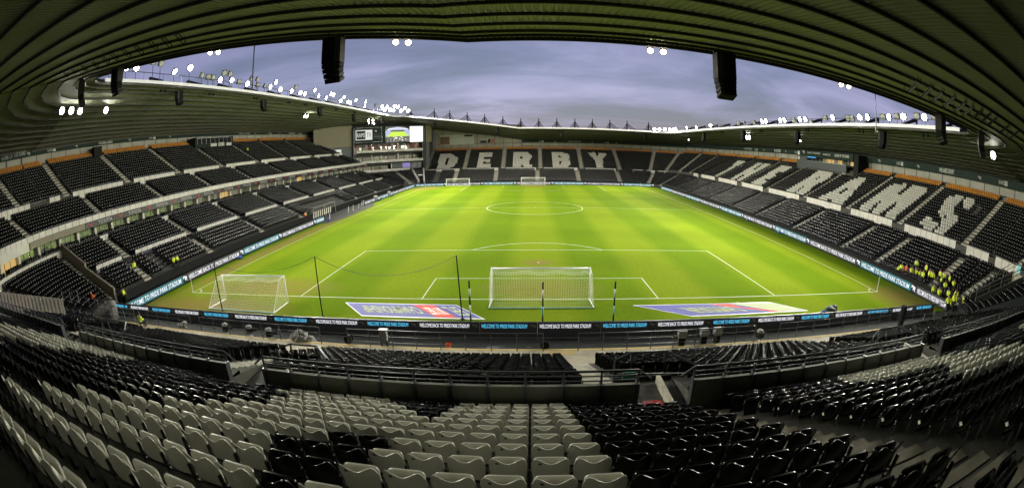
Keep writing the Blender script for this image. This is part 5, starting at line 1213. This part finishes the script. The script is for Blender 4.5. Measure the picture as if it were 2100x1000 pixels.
# sponsor mats
def mat_(name, P_, label, bord, parts):
    t = thing(name, label, 'mat', (0, 0, 0), 0, 'sponsor mats beside the goal')
    a, b, c, d = [Vector((*p, .02)) for p in P_]      # far left, near left, near right, far right
    def q(u, v, z=0): return (a.lerp(d, u)).lerp(b.lerp(c, u), v)+Vector((0, 0, z))
    mb = MB(); mb.face([q(0, 1), q(1, 1), q(1, 0), q(0, 0)]); mb.face([q(0, 0, -.015), q(1, 0, -.015), q(1, 1, -.015), q(0, 1, -.015)])
    mb.build('mat', M['white'], t)
    mb = MB(); mb.face([q(.012, .94, .004), q(.988, .94, .004), q(.99, .03, .004), q(.008, .03, .004)]); mb.build('printed_field', M[bord], t)
    return t, q
t, q = mat_('sponsor_mat', ((-15.26, -1.17), (-12.76, -3.91), (-3.79, -4.06), (-6.26, -1.27)), 'blue printed sponsor mat with a red block and white letters, left of the goal', 'bluelight', None)
mb = MB(); mb.face([q(.64, .92, .008), q(.80, .92, .008), q(.80, .06, .008), q(.615, .06, .008)]); mb.build('red_block', M['red'], t)
mb = MB(); mb.face([q(.80, .92, .007), q(.98, .92, .007), q(.985, .04, .007), q(.80, .05, .007)]); mb.build('blue_block', M['blue'], t)
def mat_text(t, q, s_, u0, u1, v0, v1, m_, flip=True):
    me, tw, th = text_mesh(s_, bold=.02); me = me.copy(); me.materials.clear(); me.materials.append(m_)
    for v in me.vertices:
        fx, fy = v.co.x/tw, v.co.y/th
        if flip: fx = 1-fx; fy = 1-fy     # printed to be read by the television cameras on the other side
        v.co = q(u0+(u1-u0)*fx, v1+(v0-v1)*fy, .012+(.002 if v.co.z > 0 else 0))
    inst('lettering', me, t)
mat_text(t, q, 'SKY BET', .65, .79, .25, .75, M['white']); mat_text(t, q, 'CHAMPIONSHIP', .10, .60, .22, .72, M['line']); mat_text(t, q, 'EFL', .83, .95, .18, .78, M['line'])
t, q = mat_('sponsor_mat', ((6.75, -1.47), (10.63, -3.99), (21.32, -3.87), (18.6, -1.5)), 'blue sponsor mat glazed white with glare, right of the goal', 'blue', None)
mb = MB(); mb.face([q(.62, .40, .008), q(.80, .95, .008), q(.70, .95, .008), q(.50, .06, .008), q(.66, .06, .008)]); mb.build('red_block', M['red'], t)
mb = MB(); mb.face([q(.74, .92, .010), q(.985, .92, .010), q(.985, .04, .010), q(.66, .05, .010)]); mb.build('white_block', M['line'], t)
mat_text(t, q, 'CHAMPIONSHIP', .16, .55, .30, .78, M['line']); 
mb = MB(); random.seed(11)
for k in range(60):
    u = min(.95, .25+.7*abs(random.gauss(.5, .35))); v = random.uniform(.06, .8); L = random.uniform(.02, .12); mb.face([q(u, v, .013), q(u+.006, v, .013), q(u+L+.006, v+L*1.2, .013), q(u+L, v+L*1.2, .013)] if v+L*1.2 < .93 and u+L < .98 else [q(.7, .5, .013), q(.71, .5, .013), q(.71, .52, .013), q(.7, .52, .013)])
mb.build('glare_streaks', M['line'], t)  # glare on the mat, put in as pale streaks over the print

# ------------------------------------------------------------------ kit around the pitch
def cover(loc, label, m_, rx, ry, rz_, name='covered_camera', cat='camera'):
    t = thing(name, label, cat, loc); mb = MB(); random.seed(len(label)); mb.blob((0, 0, rz_*.6), rx, ry, rz_*.6, 12, 8, .12); mb.blob((rx*.5, 0, rz_*1.0), rx*.45, ry*.6, rz_*.35, 8, 6, .15)
    mb.build('cover', M[m_], t, True)
    lg = MB()
    for a in (0, 2.1, 4.2): lg.tube((0, 0, rz_*.6), (rx*.8*math.cos(a), ry*.8*math.sin(a), 0), .025, 5)
    lg.build('tripod', M['dark'], t); return t
t = cover((22.9, -5.0, 0), 'television camera under a dark green cover by the near board', 'greencover', .72, .5, .62)
mb = MB(); mb.blob((-.75, .1, .2), .2, .2, .22, 8, 6, .1); mb.build('blue_bag', M['bluebag'], t)
def kit(loc, label, seed, bulk_=1.0):
    t = thing('camera_kit', label, 'equipment', loc, random.uniform(-.5, .5), 'camera kit on the front walkway'); random.seed(seed); mb = MB()
    mb.box(-.22, .22, -.18, .18, .55, .85); mb.tube((.2, 0, .7), (.55, 0, .72), .09, 8); mb.blob((-.05, 0, .98), .26, .22, .14, 8, 6, .1, 1); mb.build('camera_body', [M['dark'], M['cloth']], t)
    lg = MB()
    for a in (.3, 2.4, 4.5): lg.tube((0, 0, .55), (.35*math.cos(a), .35*math.sin(a), 0), .02, 5)
    lg.box(-.2, .2, -.15, .15, .1, .3); lg.build('tripod', M['rail'], t)
kit((-21.6, -9.1, .0), 'camera on a low stand behind the railing, left of three', 1); kit((-19.3, -9.1, .0), 'camera on a low stand behind the railing, middle of three', 2); kit((-17.4, -9.3, .0), 'camera on a low stand behind the railing, right of three', 3)
kit((13.4, -9.2, 0), 'folded camera stand lying behind the right railing', 5)
t = thing('covered_heap', 'grey plastic covered heap of camera kit behind the railing', 'covered equipment', (-15.0, -9.3, .0)); mb = MB(); random.seed(5); mb.blob((0, 0, .45), .75, .5, .6, 14, 9, .14); mb.blob((.7, 0, .35), .5, .4, .35, 10, 7, .15); mb.blob((-.8, -.1, .2), .4, .3, .25, 10, 6, .15)
mb.build('plastic_cover', M['cloth'], t); mb = MB(); mb.path([(-.9, -.4, .1), (-.2, -.55, .4), (.1, -.5, .8)], .03, 5); mb.tube((.9, -.3, .0), (1.1, -.3, .55), .03, 5); mb.build('strap', M['line'], t)
t = thing('cloth_bundle', 'pale crumpled bundle behind the railing at the far left', 'bundle', (-27.2, -8.6, 0)); mb = MB(); random.seed(9); mb.blob((0, 0, .25), .6, .35, .3, 12, 7, .25); mb.blob((.3, .1, .5), .3, .25, .2, 8, 6, .25); mb.build('cloth', M['cloth'], t)
t = thing('bucket', 'orange bucket on the dark strip behind the near boards', 'bucket', (-5.5, -8.7, 0)); mb = MB(); mb.tube((0, 0, 0), (0, 0, .36), .13, 12, r2=.18, cap=False); mb.tube((0, 0, .01), (0, 0, .02), .13, 12); mb.build('pail', M['orange'], t)
mb = MB(); mb.path([(.18*math.cos(a), 0, .36+.12*math.sin(a)) for a in np.linspace(0, PI, 7)], .008, 4); mb.build('handle', M['dark'], t)
t = thing('service_box', 'white topped service cabinet standing on legs by the near railing', 'cabinet', (-9.1, -9.55, .5)); mb = MB(); mb.box(-.22, .22, -.14, .14, .35, .98); mb.build('cabinet', M['cloth'], t); mb = MB(); mb.box(-.26, .26, -.18, .18, .98, 1.02); mb.build('lid', M['white'], t)
for x in (-.2, .15): mb = MB(); mb.box(x, x+.05, -.1, .1, 0, .35); mb.build('leg', M['dark'], t)
for i, (x, y) in enumerate(((7.85, -9.5), (9.3, -9.4), (10.2, -9.35))):
    t = thing('silver_case', f"silver flight case on the front walkway, {ORD(i+1)} of three from the left", 'case', (x, y, .5), .1*i, 'silver cases'); mb = MB(); mb.box(-.26, .26, -.15, .15, .5, .92); mb.box(-.28, .28, -.16, .16, .69, .72); mb.build('case', M['railgrey'], t)
    mb = MB(); mb.box(-.2, .2, -.1, .1, 0, .5); mb.build('stand', M['dark'], t)
for i, (x, y) in enumerate(((-11.5, -9.3), (.0, -9.4))):
    t = thing('cable_drum', f"dark cable drum by the {['left', 'middle'][i]} gap in the front railing", 'cable drum', (x, y, .5), 0, 'cable drums'); mb = MB(); mb.tube((0, -.12, .2), (0, .12, .2), .2, 14); mb.tube((0, -.16, .2), (0, -.12, .2), .26, 14); mb.tube((0, .12, .2), (0, .16, .2), .26, 14); mb.build('drum', M['dark'], t)
t = thing('cable_clutter', 'tangle of pale cables and trays on the dark strip behind the near boards', 'cables', (-2.4, -8.4, 0)); mb = MB(); random.seed(4)
for k in range(16): x0 = random.uniform(-1.6, 1.6); y0 = random.uniform(-.3, .3); mb.path([(x0+.25*j+random.uniform(-.1, .1), y0+random.uniform(-.12, .12), .03) for j in range(4)], .018, 4)
mb.box(-.9, -.2, -.2, .15, 0, .06); mb.build('cables', M['railgrey'], t)
# dugout and striped awning on the left side
t = thing('dugout', 'long dugout shelter with black and white striped panels on the left touchline', 'shelter', (-41.3, 47, 0))
mb = MB(); mb.box(-1.2, 0, -5, 5, 0, .9); mb.build('base_wall', M['dark'], t)
for k in range(9): mb = MB(); mb.obox((.02, -4.6+k*.95, .35), (0, 1, 0), (1, 0, 0), (0, .25, 1), .42, .04, 1.15); mb.build('white_stripe', M['panel'], t)
mb = MB(); mb.beam((-.1, -5, 2.35), (-.1, 5, 2.35), 1.6, .07); mb.build('canopy', M['railgrey'], t)
for y in (-4.9, 0, 4.9): mb = MB(); mb.tube((.6, y, 0), (.3, y, 2.3), .05, 6); mb.build('upright', M['railgrey'], t)
for i, (x, y, h) in enumerate(((-37.2, 41.5, 1.3), (-37.0, 50, 1.4), (-37.2, 53, 1.3), (-37.6, 57, 1.1), (-38, 60, 1.3), (-38.2, 61.5, 1.3))):
    t = thing('training_pole', f'short white post on the dark technical area, {ORD(i+1)} from the near end', 'post', (x, y, 0), 0, 'white posts by the dugouts'); mb = MB(); mb.tube((0, 0, 0), (.1, 0, h), .06, 6); mb.build('post', M['white'], t); mb = MB(); mb.tube((0, 0, 0), (0, 0, .05), .2, 8); mb.build('base', M['dark'], t)
for i, (x, y) in enumerate(((-38.2, 70), (-38, 80))):
    t = thing('covered_bench', f"grey covered kit standing at the left boards beyond the dugouts, {['nearer', 'farther'][i]} one", 'covered equipment', (x, y, 0), 0, 'covered kit'); mb = MB(); random.seed(i); mb.blob((0, 0, .7), .6, 1.0, .75, 10, 7, .1); mb.build('cover', M['cloth'], t); mb = MB(); mb.blob((.7, .2, .2), .35, .4, .25, 8, 6, .1); mb.build('blue_bag', M['bluebag'], t)
for i, (x, y) in enumerate(((-37.4, 13.4), (-37.2, 41.0), (39.0, 41), (39.0, 29.5))):
    t = thing('ball_bag', f"small blue bag lying against the {['left', 'left', 'right', 'right'][i]} boards, {['nearer', 'farther', 'farther', 'nearer'][i]} one", 'bag', (x, y, 0), 0, 'blue bags'); mb = MB(); random.seed(i); mb.blob((0, 0, .22), .28, .4, .24, 8, 6, .1); mb.build('bag', M['bluebag'], t, True); mb = MB(); mb.path([(0, -.2, .4), (0, 0, .55), (0, .2, .4)], .02, 4); mb.build('strap', M['dark'], t)
# equipment pillar wrapped in black at the right
t = thing('wrapped_post', 'thick black wrapped pillar standing on the right of the front walkway', 'pillar', (27.6, -9.5, .5)); mb = MB(); random.seed(2); mb.tube((0, 0, 0), (0, 0, 1.5), .26, 10, r2=.3); mb.blob((0, 0, 1.5), .32, .3, .2, 10, 6, .1); mb.build('wrapping', M['dark'], t)
mb = MB(); mb.path([(-.3, .2, .0), (-.35, .25, .8), (-.2, .1, 1.4)], .03, 5); mb.build('strap', M['rail'], t)
# galvanised guard rails in the near left and right corners
def corner_rail(pts, label):
    t = thing('guard_rail', label, 'railing', (0, 0, 0), 0, 'galvanised guard rails in the near corners'); mb = MB()
    for p in pts: mb = MB(); mb.tube((*p[:2], p[2]-1.1), p, .035, 6); mb.build('post', M['railgrey'], t)
    for d_ in (0, .45, .85): r_ = MB(); r_.path([(p[0], p[1], p[2]-d_) for p in pts], .03, 6); r_.build('rail', M['railgrey'], t)
corner_rail([(-44.5, -9.4, 2.3), (-42.8, -9.0, 2.0), (-41, -8.8, 1.9), (-39.6, -8.6, 1.8)], 'pale guard rail by the striped end wall in the left corner, upper one')
corner_rail([(-39.5, -9.2, 1.7), (-37.8, -9.3, 1.7), (-36.2, -9.5, 1.7), (-34.6, -9.6, 1.7), (-32.8, -9.6, 1.7)], 'pale guard rail leading to the front walkway at the left')
corner_rail([(-40.5, -13.5, 4.2), (-39.0, -13.2, 4.2), (-37.5, -13.0, 4.2)], 'pale guard rail at the top of the steps in the left corner')
corner_rail([(47.5, -15.6, 5.2), (46.2, -15.6, 5.2), (45.0, -15.4, 4.6)], 'pale guard rail beside the dark corner gap on the right')
corner_rail([(29.5, -10.6, 1.7), (31, -10.7, 1.7), (33, -10.8, 1.7), (35, -10.9, 1.7), (37, -11, 1.7)], 'pale guard rail in front of the right end seats')
t = thing('white_panel', 'tall pale curved panel beside the left corner LED board', 'panel', (-38.6, -8.3, 0)); mb = MB(); mb.tube((0, 0, 0), (0, 0, 1.5), .45, 12); mb.blob((0, 0, 1.5), .45, .45, .25, 12, 6); mb.build('panel', M['cloth'], t)

# ------------------------------------------------------------------ people
def skin_mesh(V_, E_, R_, name, m_, lv=1):
    me = bpy.data.meshes.new(name); me.from_pydata(V_, E_, []); o = bpy.data.objects.new(name, me); COL.objects.link(o)
    md = o.modifiers.new('s', 'SKIN'); md.use_smooth_shade = True
    for i, sv in enumerate(me.skin_vertices[0].data): sv.radius = (R_[i], R_[i]*.85 if not isinstance(R_[i], tuple) else R_[i]); sv.use_root = (i == 0)
    sb = o.modifiers.new('u', 'SUBSURF'); sb.levels = lv
    dg = bpy.context.evaluated_depsgraph_get(); r = bpy.data.meshes.new_from_object(o.evaluated_get(dg)); bpy.data.objects.remove(o); bpy.data.meshes.remove(me)
    r.materials.clear(); r.materials.append(m_); r.name = name; return r
def pose(kind):
    """joints facing +y"""
    J = {}
    sit = kind == 'sit'
    zp = .95 if not sit else .48
    J['pel'] = (0, 0, zp); J['spine'] = (0, .0, zp+.22); J['chest'] = (0, .01, zp+.42); J['neck'] = (0, .02, zp+.56); J['head'] = (0, .04, zp+.70); J['top'] = (0, .03, zp+.80)
    for s_, n in ((-1, 'l'), (1, 'r')):
        J['sh'+n] = (.19*s_, 0, zp+.47)
        if kind == 'fold': J['el'+n] = (.24*s_, .04, zp+.20); J['wr'+n] = (-.02*s_, .24, zp+.25); J['ha'+n] = (-.10*s_, .24, zp+.27)
        elif kind == 'walk': J['el'+n] = (.25*s_, -.10*s_, zp+.22); J['wr'+n] = (.24*s_, .12-.14*s_, zp+.0); J['ha'+n] = (.24*s_, .15-.14*s_, zp-.09)
        elif sit: J['el'+n] = (.25*s_, .06, zp+.2); J['wr'+n] = (.14*s_, .30, zp+.16); J['ha'+n] = (.10*s_, .38, zp+.15)
        else: J['el'+n] = (.26*s_, -.02, zp+.2); J['wr'+n] = (.27*s_, .04, zp-.04); J['ha'+n] = (.26*s_, .06, zp-.13)
        J['hip'+n] = (.09*s_, 0, zp-.04)
        if sit: J['kn'+n] = (.12*s_, .42, zp-.02); J['an'+n] = (.12*s_, .40, .09); J['to'+n] = (.13*s_, .55, .04)
        elif kind == 'walk': J['kn'+n] = (.10*s_, .12*s_+.05, .50); J['an'+n] = (.10*s_, .26*s_-.04, .09); J['to'+n] = (.11*s_, .26*s_+.10, .04)
        else: J['kn'+n] = (.12*s_, .02, .50); J['an'+n] = (.13*s_, -.02, .09); J['to'+n] = (.15*s_, .12, .04)
    return J
def person_meshes(kind):
    J = pose(kind); out = {}
    def mk(names, edges, radii, nm, m_):
        idx = {n: i for i, n in enumerate(names)}; return skin_mesh([J[n] for n in names], [(idx[a], idx[b]) for a, b in edges], radii, nm, m_)
    N_ = ['pel', 'spine', 'chest', 'neck', 'head', 'top']; R_ = [.13, .12, .14, .055, .095, .07]; E_ = [('pel', 'spine'), ('spine', 'chest'), ('chest', 'neck'), ('neck', 'head'), ('head', 'top')]
    for n in 'lr':
        N_ += ['sh'+n, 'el'+n, 'wr'+n, 'ha'+n, 'hip'+n, 'kn'+n, 'an'+n, 'to'+n]; R_ += [.06, .042, .03, .04, .085, .058, .042, .04]
        E_ += [('chest', 'sh'+n), ('sh'+n, 'el'+n), ('el'+n, 'wr'+n), ('wr'+n, 'ha'+n), ('pel', 'hip'+n), ('hip'+n, 'kn'+n), ('kn'+n, 'an'+n), ('an'+n, 'to'+n)]
    out['body'] = mk(N_, E_, R_, 'person', M['skin'])
    N_ = ['spine', 'pel', 'chest']; R_ = [.175, .185, .19]; E_ = [('pel', 'spine'), ('spine', 'chest')]
    for n in 'lr': N_ += ['sh'+n, 'el'+n, 'wr'+n]; R_ += [.095, .075, .06]; E_ += [('chest', 'sh'+n), ('sh'+n, 'el'+n), ('el'+n, 'wr'+n)]
    out['jacket'] = mk(N_, E_, R_, 'jacket', M['hivis'])
    N_ = ['pel']; R_ = [.14]; E_ = []
    for n in 'lr': N_ += ['hip'+n, 'kn'+n, 'an'+n]; R_ += [.105, .08, .065]; E_ += [('pel', 'hip'+n), ('hip'+n, 'kn'+n), ('kn'+n, 'an'+n)]
    out['trousers'] = mk(N_, E_, R_, 'trousers', M['trouser'])
    h = Vector(J['head']); mb = MB(); mb.blob((h.x, h.y-.022, h.z+.035), .102, .108, .105, 10, 7, .03); out['hair'] = mb.mesh('hair', M['hair'], True)
    p = Vector(J['spine']); mb = MB(); c = [(math.cos(2*PI*k/14)*.198, math.sin(2*PI*k/14)*.172+p.y, p.z-.02) for k in range(14)]
    mb.raw(c+[(a, b, z+.05) for a, b, z in c], [(k, (k+1) % 14, 14+(k+1) % 14, 14+k) for k in range(14)]); out['band'] = mb.mesh('reflective_band', M['reflect'])
    mb = MB()
    for n in 'lr': a = Vector(J['an'+n]); b = Vector(J['to'+n]); mb.tube((a.x, a.y-.03, .05), (b.x, b.y, .045), .055, 7, r2=.045)
    out['shoes'] = mb.mesh('shoes', M['dark'], True)
    return out
PM = {k: person_meshes(k) for k in ('stand', 'fold', 'walk', 'sit')}
RJ = PM['stand']['jacket'].copy(); RJ.materials.clear(); RJ.materials.append(M['hiorange']); DJ = {}
def person(x, y, z, rz, kind, label, jm=None, sc=1.0, group='stewards in yellow jackets'):
    b = inst('person', PM[kind]['body']); b.location = (x, y, z); b.rotation_euler = (0, 0, rz); b.scale = (sc, sc, sc); tag(b, label, 'person', group)
    jk = PM[kind]['jacket']
    if jm: jk = jk.copy(); jk.materials.clear(); jk.materials.append(jm)
    j = inst('jacket', jk, b)
    if not jm: inst('reflective_band', PM[kind]['band'], j)
    inst('trousers', PM[kind]['trousers'], b); inst('hair', PM[kind]['hair'], b); inst('shoes', PM[kind]['shoes'], b)
def ez(x): return .5 if x < 42 else .5+math.floor((x-42)/.76)*.345
SL_ = [[42.3, 4.2], [41.8, 3.3], [42.3, 1.9], [44.0, 2.5], [42.9, 1.5], [43.2, 1.0], [43.6, 0.4], [43.9, -.2], [42.7, 0.1], [43.05, -0.6], [42.9, -1.4], [43.7, -2.0], [43.6, -2.75], [43.6, -3.7], [42.8, -3.0], [43.0, -3.6], [43.5, -4.6]]
LBL = ['steward in yellow jacket nearest the boards at the left end of the group', 'steward in yellow with blue held low, left end of the group', 'steward in yellow low beside the one in orange', 'steward in yellow standing highest up the aisle steps', 'yellow jacketed steward in second row, leftmost', 'yellow jacketed steward in second row, second from left', 'yellow jacketed steward in second row, third from left', 'yellow jacketed steward in second row, fourth from left',
       'yellow jacketed steward in front row, left of a close pair', 'yellow jacketed steward in front row, right of a close pair', 'lone yellow jacketed steward in the middle of the front row', 'yellow jacketed steward left of the rear cluster', 'yellow jacketed steward in the middle of the rear cluster', 'yellow jacketed steward at the right of the rear cluster', 'yellow jacketed steward in front of the rear cluster, left', 'yellow jacketed steward in front of the rear cluster, right', 'steward in yellow just left of the corner entrance rail']
random.seed(8)
for i, (x, y) in enumerate(SL_): person(x, y, ez(x) if x >= 42 else 0.0 if x < 41.7 else .5, PI/2+random.uniform(-.9, .9), random.choice(['stand', 'fold', 'fold', 'sit', 'stand']) if i not in (3,) else 'stand', LBL[i], sc=random.uniform(.95, 1.03))
for (x, y, k, rz, l) in ((40.4, -3.7, 'stand', 2.6, 'steward in yellow jacket standing behind the right boards, left of two'), (40.1, -4.8, 'fold', 2.2, 'steward in yellow jacket standing behind the right boards, right of two'), (41.5, -5.3, 'walk', 1.6, 'steward in yellow walking alone in the corner gap'),
                         (43.0, -5.6, 'stand', 1.9, 'steward in yellow beside the guard rail at the corner entrance'), (41.9, -6.2, 'fold', 2.0, 'steward in yellow at the back of the queue of three'), (40.6, -6.9, 'walk', 2.4, 'steward in yellow in the middle of the queue of three'), (41.9, -7.4, 'stand', 1.0, 'steward in yellow furthest right in the corner gap'), (36.65, -8.5, 'walk', 2.7, 'steward in yellow nearest the camera on the right walkway')):
    person(x, y, .5 if x < 37 else .0, rz, k, l, sc=1.05)
person(42.0, 2.6, .5, 1.4, 'stand', 'person in an orange red jacket among the yellow stewards', M['hiorange'], group='others')
person(-41.25, 4.3, 1.05, -PI/2, 'fold', 'left of two stewards in yellow at the front of the left stand'); person(-41.2, 4.95, 1.05, -PI/2+.3, 'fold', 'right of two stewards in yellow at the front of the left stand')
person(-41.0, -4.9, .6, -1.0, 'sit', 'steward in yellow bending at the near left corner boards'); person(-43.0, -8.3, 1.3, -.4, 'sit', 'seated person in a bright red jacket at the left corner', M['hiorange'], group='others')
person(-44.9, .3, 1.6, -PI/2, 'stand', 'steward in yellow mostly hidden on the left stand stairs'); person(-42.2, 41.2, .2, -PI/2, 'stand', 'steward in yellow beside the dugouts')
person(-41.9, 40.2, .2, -PI/2, 'stand', 'person in a dark red coat beside the dugouts', M['redlogo'], group='others'); person(-31.0, -10.3, .5, 0, 'sit', 'steward in green yellow low behind the left front railing')
person(-66, 55.2, 14.6, -PI/2, 'stand', 'lone steward in yellow high in the left stand')
